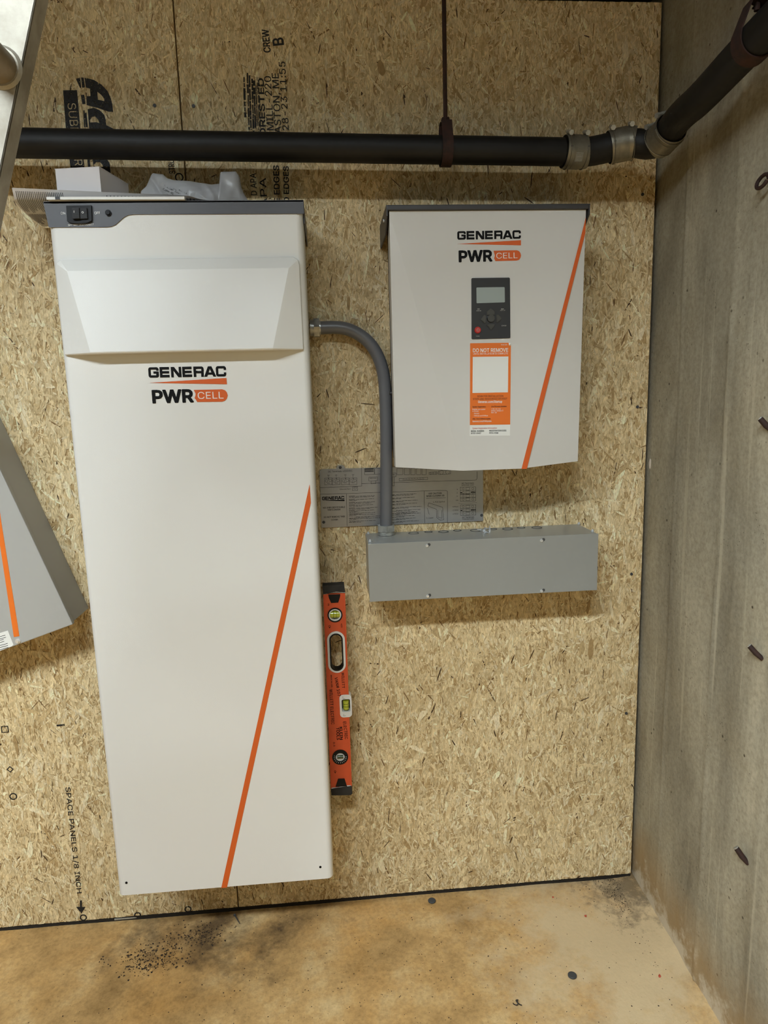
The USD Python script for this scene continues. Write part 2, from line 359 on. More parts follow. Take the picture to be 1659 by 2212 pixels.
l = [e for e in l if e != ('x2.color', 'p.base_color')] + [
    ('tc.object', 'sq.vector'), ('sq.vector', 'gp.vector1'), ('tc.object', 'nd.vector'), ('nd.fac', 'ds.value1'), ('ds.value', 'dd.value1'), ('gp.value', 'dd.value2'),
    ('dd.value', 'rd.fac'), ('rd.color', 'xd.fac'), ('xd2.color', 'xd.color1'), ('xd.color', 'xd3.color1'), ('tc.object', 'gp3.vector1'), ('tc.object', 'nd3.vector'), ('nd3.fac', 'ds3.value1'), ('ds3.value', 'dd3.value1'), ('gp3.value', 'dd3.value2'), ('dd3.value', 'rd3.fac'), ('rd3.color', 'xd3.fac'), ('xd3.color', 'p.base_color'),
    ('tc.object', 'gp2.vector1'), ('nd.fac', 'ds2.value1'), ('ds2.value', 'dd2.value1'), ('gp2.value', 'dd2.value2'), ('dd2.value', 'rd2.fac'), ('rd2.color', 'xd2.fac'), ('x2.color', 'xd2.color1')]
M['floor'] = usdkit.material(stage, LK+'stained_slab', n, l, surface='p.BSDF')
M['plain_concrete'] = mat('plain_concrete', (92, 87, 76), .85, vary=.3, scale=3)

# ------------------------------------------------------------------ setting
FZ = -0.015
WX = lambda y: 1.531 + 0.04*y                      # the concrete side wall is a little out of square
def grid(fn, nu, nv, flip=False):
    u, v = np.meshgrid(np.linspace(0, 1, nu), np.linspace(0, 1, nv), indexing='ij')
    P = fn(u.ravel(), v.ravel()); f = []
    i, j = np.meshgrid(np.arange(nu-1), np.arange(nv-1), indexing='ij'); a = (i*nv+j).ravel()
    q = np.stack([a, a+nv, a+nv+1, a+1], 1)
    if flip: q = q[:, ::-1]
    return (P, q)

def floor_fn(u, v):
    x, y = -3.2 + 4.8*u, .06 - 6.1*v
    z = FZ + .004*(meshkit.fbm(np.stack([x*5, y*5, x*0], -1), 4, 3)-.5)
    d = np.abs(y)*0 + np.clip((x-(WX(y)-.10))/.10, 0, 1)      # mortar and dust rise a little into the corner
    z = z + .012*d**2*(meshkit.fbm(np.stack([x*30, y*18, x*0], -1), 3, 9))
    return np.stack([x, y, z], -1)
single('floor', grid(floor_fn, 300, 300, True), M['floor'], 'stained tan concrete floor below the strand board wall', 'floor', kind='structure', smooth=True)

def wall_fn(u, v):
    y, z = .06 - 6.1*u**1.6, -.05 + 3.25*v
    e = np.zeros_like(y)
    for y0, amp, w_ in ((-.165, .003, .006), (-.40, .0045, .007), (-.62, .002, .01), (-.47, .0018, .004)):   # fins left by the form boards
        wob = y0 + .02*(meshkit.fbm(np.stack([z*1.3, z*0+y0*9, z*0], -1), 3, 5)-.5)
        e += amp*np.exp(-((y-wob)/w_)**2)*meshkit.fbm(np.stack([z*3, z*0+y0*50, z*0], -1), 3, 8)*1.6
    e += .006*(meshkit.fbm(np.stack([y*2, z*2, z*0], -1), 4, 2)-.5) + .003*(meshkit.fbm(np.stack([y*14, z*6, z*0], -1), 3, 4)-.5)
    return np.stack([WX(y)-e, y, z], -1)
single('wall_right', grid(wall_fn, 420, 420, False), M['wall_concrete'], 'bare grey cast concrete wall on the right with form board marks', 'wall', kind='structure', smooth=True)
single('wall_back', box(-3.2, 1.75, .034, .14, -.05, 3.20), M['plain_concrete'], 'concrete wall hidden behind the strand board sheets', 'wall', kind='structure')
single('wall_left', box(-3.3, -3.2, -6.1, .14, -.05, 3.20), M['plain_concrete'], 'concrete wall at the far left of the room', 'wall', kind='structure')
single('wall_front', box(-3.3, 1.75, -6.15, -6.05, -.05, 3.20), M['plain_concrete'], 'concrete wall behind the camera', 'wall', kind='structure')
single('ceiling', box(-3.3, 1.75, -6.15, .14, 3.20, 3.30), M['plain_concrete'], 'concrete ceiling above the room', 'ceiling', kind='structure')

# ------------------------------------------------------------------ lamps
def strip_lamp(L, label):
    cx, w = (L['x0']+L['x1'])/2, L['x1']-L['x0']
    t = thing('ceiling_light', label, 'ceiling light', (cx, L['y'], L['z']))
    hw = L['w']/2+.055
    part(t, 'housing', box(L['x0']-.03, L['x1']+.03, L['y']-hw, L['y']+hw, L['z']+.012, L['z']+.11, .006), M['lamp_housing'])
    for s in (-1, 1):                              # unseen skirts and end caps, added to cut light on the upper walls
        part(t, 'end_cap', box(cx+s*(w/2+.03), cx+s*(w/2+.042), L['y']-hw, L['y']+hw, L['z']-.071, L['z']+.11, .002), M['lamp_housing'])
        part(t, 'added_skirt', box(L['x0']-.03, L['x1']+.03, L['y']+s*hw, L['y']+s*(hw+.004), L['z']-.071, L['z']+.11), M['lamp_housing'])
    r = UsdLux.RectLight.Define(stage, t+'/lamp_light'); r.CreateWidthAttr(w); r.CreateHeightAttr(L['w'])
    r.CreateIntensityAttr(L['power']); r.CreateColorAttr(Gf.Vec3f(*L['color'])); r.CreateNormalizeAttr(False)
strip_lamp(LAMP, 'long white strip light on the ceiling nearest the board wall')
strip_lamp(LAMP2, 'unseen white strip light added as fill, farthest from the board wall')

# ------------------------------------------------------------------ strand board sheets
TAN = np.array([lin(c) for c in ((231, 210, 166), (224, 202, 157), (215, 192, 147), (241, 225, 188), (203, 178, 132), (178, 150, 104), (132, 102, 64), (74, 54, 33))])
PROB = np.array([.27, .24, .18, .13, .11, .038, .019, .013])
def strands(x0, x1, z0, z1, dens, rng):
    """every wood strand is a thin four-station blade lying on the board, over and under its neighbours"""
    n = int((x1-x0)*(z1-z0)*dens)
    c = np.stack([rng.uniform(x0, x1, n), rng.uniform(z0, z1, n)], -1)
    big = rng.random(n) < .30
    Lh = np.clip(rng.lognormal(np.log(np.where(big, .034, .016)), .50, n), .006, .12)/2
    Wh = np.clip(rng.lognormal(np.log(np.where(big, .0066, .0030)), .50, n), .0010, .022)/2
    th = np.where(rng.random(n) < .72, rng.normal(0, .38, n), rng.uniform(-1.57, 1.57, n))
    k = rng.choice(len(TAN), n, p=PROB); dark = k >= 6
    Wh[dark] *= .34; Lh[dark] *= .72; Wh[k == 5] *= .6
    big_ = slice(0, int(14*(x1-x0)*(z1-z0))); long_ = slice(n-int(75*(x1-x0)*(z1-z0)), n)    # a few broad chips and long dark slivers
    k[big_] = rng.choice([4, 5, 3], len(k[big_])); Lh[big_] = rng.uniform(.018, .034, len(k[big_])); Wh[big_] = rng.uniform(.004, .0085, len(k[big_]))
    k[long_] = rng.choice([6, 7, 7], len(k[long_])); Lh[long_] = rng.uniform(.006, .020, len(k[long_])); Wh[long_] = rng.uniform(.0006, .0015, len(k[long_]))
    col = TAN[k]*rng.uniform(.86, 1.12, (n, 1))
    d = np.stack([np.sin(th), np.cos(th)], -1); e = np.stack([d[:, 1], -d[:, 0]], -1)
    lift = np.where(big, rng.uniform(.0001, .0008, n), rng.uniform(.0002, .0012, n)); lift[big_] = .00125; lift[long_] = .0013; tl, tw = rng.normal(0, .016, n), rng.normal(0, .05, n)
    V, C = [], []
    for s in (-1.0, -.55, .55, 1.0):
        tw_ = {-1.0: .35, -.55: 1.0, .55: 1.0, 1.0: .30}[s]
        for t in (-1.0, -.2, 1.0):
            a = s*Lh*(1+rng.normal(0, .06, n)); b = t*Wh*tw_*(1+rng.normal(0, .16, n)) + .12*Lh*(s*s)*rng.normal(0, .25, n)*0
            p = c + d*a[:, None] + e*b[:, None]
            y = -(lift + np.clip(a*tl + b*tw, -.0006, .0006) + .0006)
            x = np.clip(p[:, 0], x0, x1); z = np.clip(p[:, 1], z0, z1)
            V.append(np.stack([x, y, z], -1)); C.append(col*(1+rng.normal(0, .07, (n, 1))))
    V = np.stack(V, 1); C = np.clip(np.stack(C, 1), .004, .9)
    q = []
    for i in range(3):
        for j in range(2): q.append([i*3+j, i*3+j+1, (i+1)*3+j+1, (i+1)*3+j])
    q = np.array(q); f = (q[None] + (np.arange(n)*12)[:, None, None]).reshape(-1, 4)
    tri = np.vstack([f[:, [0, 1, 2]], f[:, [0, 2, 3]]])
    v = V.reshape(-1, 3); nrm = np.cross(v[tri[:, 1]]-v[tri[:, 0]], v[tri[:, 2]]-v[tri[:, 0]])
    fl = nrm[:, 1] > 0; tri[fl] = tri[fl][:, ::-1]
    return (v, tri), C.reshape(-1, 3)

OX, SEAM, TOP = 1.5205, .2625, 2.545
PW = Plane((0, -.0022, 0))                          # the printed face of the strand board
def sheet(x0, x1, z1, label, seed):
    t = thing('strand_board', label, 'wood panel', ((x0+x1)/2, 0, 0))
    part(t, 'board', box(x0, x1, 0, .018, 0, z1), M['board'])
    g = np.random.default_rng(seed)
    m, c = strands(x0+.0006, x1-.0006, .0005, z1, 20500, g)
    part(t, 'wood_strand', m, M['strand'], smooth=False, kind='stuff', colors=c)
    return t
left_sheet = sheet(-.957, SEAM-.0014, TOP+.008, 'strand board sheet on the left with bold sideways black stamp', 11)
right_sheet = sheet(SEAM+.0014, OX, TOP, 'strand board sheet on the right ending at the concrete corner', 12)

def screw_head(px, py, r=.0042):
    p = PW.pt(px, py); s = cyl(p+[0, .002, 0], p+[0, -.0012, 0], r, 14)
    return s
for px, py in ((334, 228), ):
    part(left_sheet, 'screw', screw_head(px, py), M['slug'])
for px, py in ((418, 229), (1377, 879), (1364, 1240), (1353, 1541), (1388, 420)):
    part(right_sheet, 'screw', screw_head(px, py), M['slug'])

def zpx(x, y, ox=120, oy=150, k=9.62): return (ox+x/k, oy+y/k)
bar = PW.poly([zpx(*p) for p in ((158, 435), (445, 432), (515, 1230), (600, 2060), (640, 2500), (350, 2500), (312, 2050), (215, 1230))])
word = PW.text('SUBFLOOR', zpx(245, 700), zpx(400, 2000), zpx(415, 690), as_poly=True)
A = PW.poly([zpx(*p) for p in ((425, 200), (520, 165), (620, 175), (800, 220), (960, 320), (1080, 450), (1150, 600), (1180, 740), (1195, 885), (1100, 875), (960, 830), (880, 800), (740, 765), (650, 740), (640, 560), (725, 555), (720, 400), (610, 370), (510, 385))])
A = A.difference(PW.poly([zpx(*p) for p in ((865, 460), (940, 520), (1015, 610), (1012, 660), (880, 630))]))
A = A.difference(PW.line([zpx(520, 150), zpx(545, 400)], .0022)).difference(PW.line([zpx(590, 150), zpx(625, 400)], .0022))
D = PW.poly([zpx(*p) for p in ((668, 825), (800, 800), (920, 850), (1010, 940), (1040, 1040), (1055, 1160), (1200, 1230), (1270, 1300), (1200, 1420), (1060, 1560), (1060, 1850), (1120, 1940), (1140, 2110), (1150, 2300), (960, 2300), (930, 2080), (790, 2020), (765, 1840), (740, 1500), (700, 1230))])
D = D.difference(PW.poly([zpx(*p) for p in ((708, 1060), (760, 985), (820, 975), (885, 1040), (915, 1118), (850, 1098), (720, 1102))]))
D = D.difference(PW.poly([zpx(*p) for p in ((790, 1985), (850, 1920), (930, 1928), (985, 1990), (985, 2030), (800, 2012))]))
lines = [PW.line([zpx(*a), zpx(*b)], w_) for a, b, w_ in (((560, 530), (590, 720), .008), ((590, 850), (605, 1200), .003), ((620, 900), (650, 1200), .005), ((680, 1850), (700, 2030), .006))]
for q in [bar.difference(word), A, D, *lines]: part(left_sheet, 'stencil_print', PW.up(q, .0003), M['stencil'], smooth=False)
# arrow, spacing note and nailing marks low on the left sheet
def zq(x, y): return (x/2.903, 1450+y/2.903)
low = [PW.text('SPACE PANELS 1/8 INCH', zq(410, 728), zq(483, 1392), zq(440, 724)),
       PW.up(unary_union([PW.line([zq(507, 1438), zq(508, 1500)], .006), PW.poly([zq(478, 1478), zq(535, 1478), zq(510, 1520)])]), .0003)]
def parts(T, name, ms, mt):
    for m in ms: part(T, name, m, mt, smooth=False)
def ringpx(c, ro, ri, sq=0):
    u = PW.uv(*c)
    if sq: r = sbox(-ro, -ro, ro, ro).difference(sbox(-ri, -ri, ri, ri)); r = affinity.rotate(r, 45*(sq-1))
    else: r = Point(0, 0).buffer(ro).difference(Point(0, 0).buffer(ri))
    return affinity.translate(r, *u)
marks = [ringpx(zq(30, 364), .0100, .0078, 1), ringpx(zq(63, 615), .0072, .0048, 2), ringpx(zq(83, 785), .0108, .0076)]
marks += [ringpx(c, .0105, .0070).intersection(sbox(-2, .0006, 2, 1)) for c in ((65, 2004), (180, 1982), (297, 1977), (406, 1964))]
low += [PW.up(q, .0003) for q in marks]; low.append(PW.up(PW.line([zq(355, 341), zq(405, 336)], .005), .0003))
parts(left_sheet, 'stencil_print', low, M['stencil'])
# sideways grade stamp on the right sheet (reads upward)
def zs(x, y): return (500+x/5.531, 40+y/5.531)
txt = [PW.text(s, zs(*a), zs(*b), zs(*c), bold=bd) for s, a, b, c, bd in (
    ('MILL-220', (505, 1335), (470, 690), (425, 1335), False), ('EASTON, ME', (600, 1440), (562, 655), (520, 1440), False),
    ('28-23 11:55', (685, 1335), (640, 515), (610, 1335), False), ('FORESTED', (412, 1500), (383, 715), (345, 1500), True),
    ('CREW', (468, 405), (442, 130), (388, 405), True), ('B', (625, 315), (612, 225), (500, 318), True),
    ('FE EDGES', (580, 2260), (565, 1755), (515, 2260), True), ('ED EDGES', (690, 2260), (680, 1765), (630, 2260), True),
    ('D APA', (305, 2110), (290, 1850), (235, 2110), False), ('APA', (428, 2260), (410, 1905), (352, 2260), False))]
parts(right_sheet, 'stencil_print', txt, M['stencil'])
blobs = []
g = random.Random(4)
for x, y0, y1, w_ in ((150, 700, 1180, 26), (192, 650, 1330, 24), (215, 680, 1330, 22), (245, 720, 1350, 20), (268, 740, 1310, 26), (290, 800, 1300, 16), (308, 700, 1350, 8), (330, 700, 1340, 6)):
    y = y0
    while y < y1:
        h = g.uniform(30, 150); k = 35*(y-700)/650
        blobs.append(PW.line([zs(x+k*.55, y), zs(x+(h/650*35)*.55+k*.55, min(y+h, y1))], w_*g.uniform(.5, 1.1)*.00021))
        y += h+g.uniform(4, 26)
part(right_sheet, 'smudged_stamp', PW.up(unary_union(blobs), .0003), M['stencil'], smooth=False, kind='stuff')
txt = [PW.text('STRU', (379, 375), (375, 345), (366, 376)), PW.up(ringpx((387, 383), .0105, .0078), .0003)]
parts(right_sheet, 'stencil_print', txt, M['stencil'])

single('trim_2', box(-3.2, OX, .003, .033, FZ-.006, .0005), M['gap_shade'], 'black strip added as painted shade in the gap under the strand board sheets', 'trim', kind='structure')  # added black strip: paints the shade in the gap under the boards
# timber and dark recess showing above the right sheet
single('trim_1', box(-3.2, 1.50, -.004, .030, TOP+.010, TOP+.12, .003), M['iron'], 'dark timber rail above the strand board sheets', 'trim', kind='structure')

# ------------------------------------------------------------------ battery cabinet
CW, CZ0, CZ1, CD = .565, .270, 1.990, .255
bat = thing('battery_cabinet', 'tall white wall-hung battery cabinet with orange diagonal stripe', 'battery cabinet', (CW/2, 0, CZ0))
def plan(x0, x1, y0, y1, r, back=True):
    o = rrect(x0, y0, x1, y1, r)
    return o.union(sbox(x0, y0+r*2, x1, y1)) if back else o
cover = trimesh.creation.extrude_polygon(plan(0, CW, -CD, -.150, .016), CZ1-.004-CZ0, engine='earcut'); cover.apply_translation([0, 0, CZ0])
part(bat, 'cover', cover, M['white'], smooth=40)
part(bat, 'chassis', box(.006, CW-.003, -.150, -.0032, CZ0+.01, CZ1-.004, .003), M['dark'])
PC = Plane((0, -CD-.0004, 0))
band = PC.poly([(94, 437), (655, 433.5), (657, 462), (290, 463.5), (278, 465), (268, 470), (258, 479), (250, 486), (240, 490), (228, 491), (106, 491.5)])
part(bat, 'top_band', PC.up(band.buffer(-.0015).buffer(.0015), .0022), M['charcoal'], smooth=False)
part(bat, 'top_cap', box(-.004, CW+.003, -CD-.0026, -.0032, CZ1-.002, CZ1+.003, .001), M['charcoal'])
part(bat, 'side_cap', box(CW+.0005, CW+.003, -CD+.012, -.0032, CZ1-.045, CZ1-.002, .001), M['charcoal'])
# raised front hood
h0 = [(.014, 1.8640), (.020, 1.8665), (.5400, 1.8665), (.5465, 1.8640)]
hood_pts = [(x, -CD-.004, z) for x, z in ((.0115, 1.850), (.014, 1.860), (.022, 1.8655), (.538, 1.8655), (.5465, 1.860), (.549, 1.850), (.549, 1.664), (.0115, 1.664))]
hood_pts += [(.0375, -CD-.013, 1.842), (.5265, -CD-.013, 1.842), (.078, -CD-.036, 1.664), (.483, -CD-.036, 1.664)]
part(bat, 'front_hood', ball_hull(hood_pts, .0035), M['white'], smooth=18)
# switch, button, lettering on the dark band
PB = Plane((0, -CD-.0026, 0))
sw = part(bat, 'disconnect_switch', PB.up(PB.poly([(145, 446), (199, 445), (200, 478), (190, 482.5), (172, 484), (156, 483), (147, 479.5)]), .006), M['black'], smooth=False)
rk = PB.poly([(160, 452.5), (190.5, 451.5), (192, 474.5), (161, 476)])
part(sw, 'rocker', cat([PB.up(rk, .004, .006), PB.up(PB.poly([(160, 452.5), (175, 452), (176, 475), (161, 476)]), .003, .010)]), M['gloss_black'], smooth=False)
part(sw, 'lettering', cat([PB.up(PB.line([(164.5, 458.5), (164.5, 463)], .0010), .0004, .0131), PB.up(affinity.translate(Point(0, 0).buffer(.0022).difference(Point(0, 0).buffer(.0014)), *PB.uv(182, 461.5)), .0004, .0101)]), M['white_print'], smooth=False)
c = PB.pt(234.3, 460.3)
part(bat, 'reset_button', cat([cyl(c, c+[0, -.003, 0], .0066, 24), cyl(c+[0, -.003, 0], c+[0, -.0065, 0], .0052, 24, .0044)]), M['black'])
parts(bat, 'lettering', [PB.text('ON', (131.5, 463.5), (141.5, 463.3), (131.5, 458)), PB.text('OFF', (204.5, 463.2), (216.5, 462.8), (204.5, 457.3)),
                            PB.text('BATTERY DISCONNECT', (147.5, 488.3), (203, 487.0), (147.5, 484.3))], M['white_print'])
def logo(T, pl, G, tri, pwr, pill, cell):
    lg = part(T, 'logo', pl.text('GENERAC', *G, h=.0005), M['ink'], smooth=False)
    part(lg, 'logo_model', pl.text('PWR', *pwr, h=.0005, bold=True), M['ink'], smooth=False)
    P = pl.poly(pill); C = pl.text('CELL', *cell, as_poly=True)
    part(lg, 'logo_swoosh', pl.up(pl.poly(tri), .0005), M['orange'], smooth=False)
    part(lg, 'logo_pill', pl.up(P.difference(C), .0005), M['orange'], smooth=False)
    part(lg, 'logo_word', pl.up(C, .0003), M['white_print'], smooth=False)
logo(bat, PC, ((321.5, 815.5), (489, 812.5), (321.5, 794)), [(323, 827), (489, 816.5), (490.3, 830)], ((329.5, 870), (418.5, 867.8), (329.3, 844)),
     [(418.5, 842.3), (480, 841), (486, 843), (490, 847.5), (492, 854), (490, 861), (486, 865.5), (480, 867.7), (426, 868.3), (423, 863), (420.3, 860), (422.3, 854.5), (422.5, 850)],
     ((427.5, 861.8), (483.2, 860.7), (427.5, 847)))
part(bat, 'stripe', PC.up(PC.poly([(668.8, 1046), (671.5, 1086), (490.3, 1917), (478, 1918)]), .0005), M['orange'], smooth=False)
for px, py in ((273, 1907), (692, 1873)):
    c = PC.pt(px, py); part(bat, 'fastener_hole', cyl(c+[0, .002, 0], c+[0, -.0004, 0], .0032, 16), M['ink'])

# ------------------------------------------------------------------ inverter
IX0, IX1, IZ0, IZ1 = .7690, 1.2520, 1.367, 1.983
inv = thing('inverter', 'white wall-hung inverter with small screen and orange sticker', 'inverter', ((IX0+IX1)/2, 0, IZ0))
TL, TR = np.array([IX0, -.197, IZ1]), np.array([IX1, -.197, IZ1]); BL, BR = np.array([IX0, -.190, IZ0+.002]), np.array([IX1-.006, -.190, IZ0])
PF = None
BCL, BCR = np.array([.9380, -.210, 1.3555]), np.array([1.0905, -.210, 1.3555])
nF = np.cross(TR-TL, BCL-TL); nF = nF if nF[1] < 0 else -nF
PF = Plane(TL, nF)
fr = np.array([TL, TR, BR, BCR, BCL, BL]); bk = fr.copy(); bk[:, 1] = -.150; bk[[3, 4], 2] = IZ0+.004
v = np.vstack([fr, bk]); f = [[0, 4, 1], [1, 4, 3], [0, 5, 4], [1, 3, 2]]
f += [[6, 7, 10], [7, 9, 10], [6, 10, 11], [7, 8, 9]]
for i in range(6):
    j = (i+1) % 6; f += [[i, j, 6+j], [i, 6+j, 6+i]]
fm = trimesh.Trimesh(v, f, process=False); trimesh.repair.fix_normals(fm)
part(inv, 'front_cover', fm, M['inverter_white'], smooth=False)
part(inv, 'chassis', box(IX0+.008, IX1-.012, -.150, -.046, IZ0+.012, IZ1-.006, .004), M['dark'])
part(inv, 'mounting_bracket', box(IX0+.020, IX1-.020, -.046, -.0032, IZ0+.03, IZ1-.006, .002), M['dark'])
hd = [box(IX0-.005, IX1+.005, -.204, -.0032, IZ1+.0005, IZ1+.0125, .002)]
for s, xx in ((-1, IX0-.0075), (1, IX1+.0045)):
    fl = Polygon([(-.204, IZ1+.012), (-.0045, IZ1+.012), (-.0045, IZ1-.045), (-.16, IZ1-.045), (-.204, IZ1-.012)])
    m = trimesh.creation.extrude_polygon(fl, .003, engine='earcut'); hd.append(frame_to(m, np.array([xx, 0, 0]), [0, 1, 0], [0, 0, 1], [1, 0, 0]))
hood = part(inv, 'rain_hood', cat(hd), M['hood'], smooth=False)
part(hood, 'screw', cyl([IX0-.0075, -.14, IZ1-.008], [IX0-.0105, -.14, IZ1-.008], .0042, 14), M['steel'])
cs = np.array([IX0+.008, -.10, 1.556])
part(inv, 'side_screw', cyl(cs, cs+[-.010, 0, 0], .0046, 16), M['dark'])
logo(inv, PF, ((988, 517.5), (1125, 515.2), (988, 500)), [(988, 527), (1125.3, 519), (1125.3, 530)], ((991, 565.3), (1063.5, 563.5), (991, 542.6)),
     [(1066, 541.8), (1116, 540.6), (1121, 542.5), (1124, 546.5), (1125.5, 552), (1124, 557.5), (1121, 561.5), (1116, 563), (1070, 564), (1067.3, 558), (1069, 552)],
     ((1072, 558.6), (1118, 557.7), (1072, 546.2)))
part(inv, 'stripe', PF.up(PF.poly([(1265.4, 470), (1264.3, 503), (1138, 1012.5), (1126.5, 1013.2)]), .0005), M['orange'], smooth=False)
# keypad
key = part(inv, 'keypad', PF.up(PF.poly([(1018, 601), (1101, 600), (1102, 730.5), (1018.5, 733)]).buffer(-.003).buffer(.003), .0020), M['panel_black'], smooth=False)
part(key, 'screen', PF.up(PF.poly([(1028.5, 621.5), (1089.5, 620.5), (1090, 653.5), (1029, 655.5)]).buffer(-.002).buffer(.002), .0009, .002), M['lcd'], smooth=False)
def bump_btn(ps, h, mt, nm='button'):
    P = PF.poly(ps); part(key, nm, cat([PF.up(P.buffer(.0008), h*.6, .002), PF.up(P.buffer(-.0006), h, .002)]), mt, smooth=False)
bump_btn([(1051, 680), (1051.5, 674), (1058, 668), (1060, 667.5), (1067, 674), (1067, 679.5), (1059, 682)], .0035, M['gloss_black'])
bump_btn([(1051.5, 702.5), (1059, 701), (1067, 701.5), (1066, 705), (1060, 712), (1058, 711.5)], .0035, M['gloss_black'])
bump_btn([(1038, 691), (1045, 682), (1048, 683), (1047.5, 697), (1045, 698)], .0035, M['gloss_black'])
bump_btn([(1071.5, 681.5), (1075, 681), (1082, 688), (1081, 690), (1073.5, 696.5), (1071.5, 696)], .0035, M['gloss_black'])
c = PF.pt(1059.7, 688.3)
part(key, 'button', trimesh.util.concatenate([cyl(c+PF.n*.002, c+PF.n*.0065, .0100, 24, .0088)]), M['gloss_black'])
c = PF.pt(1031.5, 713.3)
part(key, 'button', cat([cyl(c+PF.n*.002, c+PF.n*.0058, .0084, 24, .0072)]), M['red'], label='red power button')
power = [affinity.translate(Point(0, 0).buffer(.0034).difference(Point(0, 0).buffer(.0026)).difference(sbox(-.0012, 0, .0012, .005)), *PF.uv(1031.5, 713.3)), PF.line([(1031.5, 709.5), (1031.5, 713)], .0008)]
parts(key, 'lettering', [PF.up(unary_union(power), .0003, .0059)] + [PF.text(s, a, b, c_, lift=.002) for s, a, b, c_ in (
    ('ESC', (1031, 669.5), (1036, 669.4), (1031, 666.5)), ('BACK', (1029, 672.7), (1039, 672.6), (1029, 670.5)), ('MENU', (1082, 669), (1088, 669), (1082, 666.5)),
    ('SETUP', (1080, 672), (1091, 671.8), (1080, 669.8)), ('CONFIRM', (1082.5, 705), (1093, 704.8), (1082.5, 702.6)), ('POWER', (1028, 727.5), (1035.5, 727.3), (1028, 725.6)))], M['grey_cab'])
# sticker
stk = part(inv, 'sticker', PF.up(PF.poly([(1015.5, 741.5), (1098.5, 740.5), (1103.5, 746.5), (1102, 917), (1015, 918)]), .0005), M['label_orange'], smooth=False)
part(stk, 'sticker_foot', PF.up(PF.poly([(1015, 918.2), (1102, 917.2), (1101.5, 941), (1014.5, 941.7)]), .0005), M['paper_white'], smooth=False)
part(stk, 'blank_panel', PF.up(PF.poly([(1021, 771), (1098, 770), (1097, 847.5), (1020.5, 849)]), .0003, .0005), M['paper_white'], smooth=False)
fold = [PF.pt(1098.5, 740.5)+PF.n*.0006, PF.pt(1103.5, 746.5)+PF.n*.0006, PF.pt(1098.8, 746.3)+PF.n*.0022, PF.pt(1102.5, 741.5)+PF.n*.004]
part(stk, 'peeled_corner', trimesh.convex.convex_hull(np.array(fold)), M['paper_white'], smooth=False)
def lines_on(pl, rows, mt, T, lift=.0005, name='lettering'):
    for s, a, b, c_, bd in rows: part(T, name, pl.text(s, a, b, c_, h=.0003, bold=bd, lift=lift), mt, smooth=False)
def row(s, x0, x1, yb, yt, b=False, sl=-.012): return (s, (x0, yb), (x1, yb+(x1-x0)*sl), (x0, yt), b)
lines_on(PF, [row('DO NOT REMOVE', 1021.5, 1097.5, 760.8, 753, True), row('UNTIL INSTALLATION IS COMPLETE', 1022, 1097, 766.3, 762.6),
              row('Generac.com/Startup', 1032.5, 1084.5, 870.5, 865.5, True), row('Register your system', 1020.5, 1048, 885.7, 882.8), row('to activate:', 1020.5, 1034, 889.5, 886.8),
              row('- Warranty', 1022, 1035, 894.5, 891.8), row('- PWRview and PWRfleet', 1022, 1054, 899.5, 896.8), row('1-855-635-7666', 1061, 1081.5, 885, 882.2),
              row('8:00am-8:00pm CT', 1061, 1087, 888.8, 886), row('Mon-Sat', 1061, 1073, 892.5, 889.8), row('Generac.com/FWUpdate', 1020.5, 1061.5, 911.5, 908.8, True), row('FORM 0000', 1082, 1095.5, 746, 743.8)],
         M['white_print'], stk)
lines_on(PF, [row('SCAN FOR INSTALLATION', 1031, 1087, 858, 854), row('STEPS AND RESOURCES OR VISIT', 1021.5, 1095.5, 864, 860), row('System Registration:', 1020.5, 1049.5, 880.3, 877.4, True),
              row('Live Firmware Updates:', 1061, 1094.5, 879.5, 876.6, True), row('After-Hours Software Update:', 1020.5, 1060, 906.2, 903.4, True)], M['dark_red'], stk)
lines_on(PF, [row('SERIAL NUMBER:', 1016.8, 1046, 932.8, 929.7, True), row('XVT07-09437', 1016.8, 1039, 937.6, 934.6, True), row('REGISTRATION CODE:', 1056.7, 1094, 932, 928.9, True), row('PXTH-P3SM', 1056.7, 1076, 936.9, 933.9, True)], M['ink'], stk)
lines_on(PF, [row('System Registration Information:', 1020.5, 1073.5, 926.8, 923.4)], M['red_text'], stk)

# ------------------------------------------------------------------ metal wiring label plate on the wall
plt_ = thing('wiring_plate', 'silver metal wiring diagram plate on the wall behind the grey conduit', 'metal plate', (.80, 0, 1.18))
PP = Plane((0, -.0034, 0))
def zp(x, y): return (680+x/4.366, 990+y/4.366)
outline = PP.poly([zp(*p) for p in ((45, 120), (62, 104), (200, 98), (212, 70), (225, 64), (262, 64), (276, 72), (290, 96), (640, 86), (760, 82))] + [(860, 1005), (1043, 1003), (1043.5, 1125), zp(64, 655)])
holes = unary_union([Point(*PP.uv(*zp(*p))).buffer(.003) for p in ((240, 86), (84, 602), (1572, 536))])
part(plt_, 'plate', PP.up(outline.difference(holes), .0015), M['alu'], smooth=False)
for p in ((240, 86), (84, 602), (1572, 536)):
    c = PP.pt(*zp(*p)); part(plt_, 'screw', cat([cyl(c+[0, -.0015, 0], c+[0, -.0035, 0], .0042, 16, .0036)]), M['slug'])
PQ = Plane((0, -.0049, 0))
ln = []
def L_(w_, *ps): ln.append(PQ.line([zp(*p) for p in ps], w_*.001))
def R_(x0, y0, x1, y1, w_=.7, sk=-.04):
    a = (x0, y0); b = (x1, y0+(x1-x0)*sk); c2 = (x1, y1+(x1-x0)*sk); d = (x0, y1); L_(w_, a, b, c2, d, a)
def O_(x, y, r, w_=.6): ln.append(affinity.translate(Point(0, 0).buffer(r*.0003).difference(Point(0, 0).buffer(r*.0003-w_*.001)), *PQ.uv(*zp(x, y))))
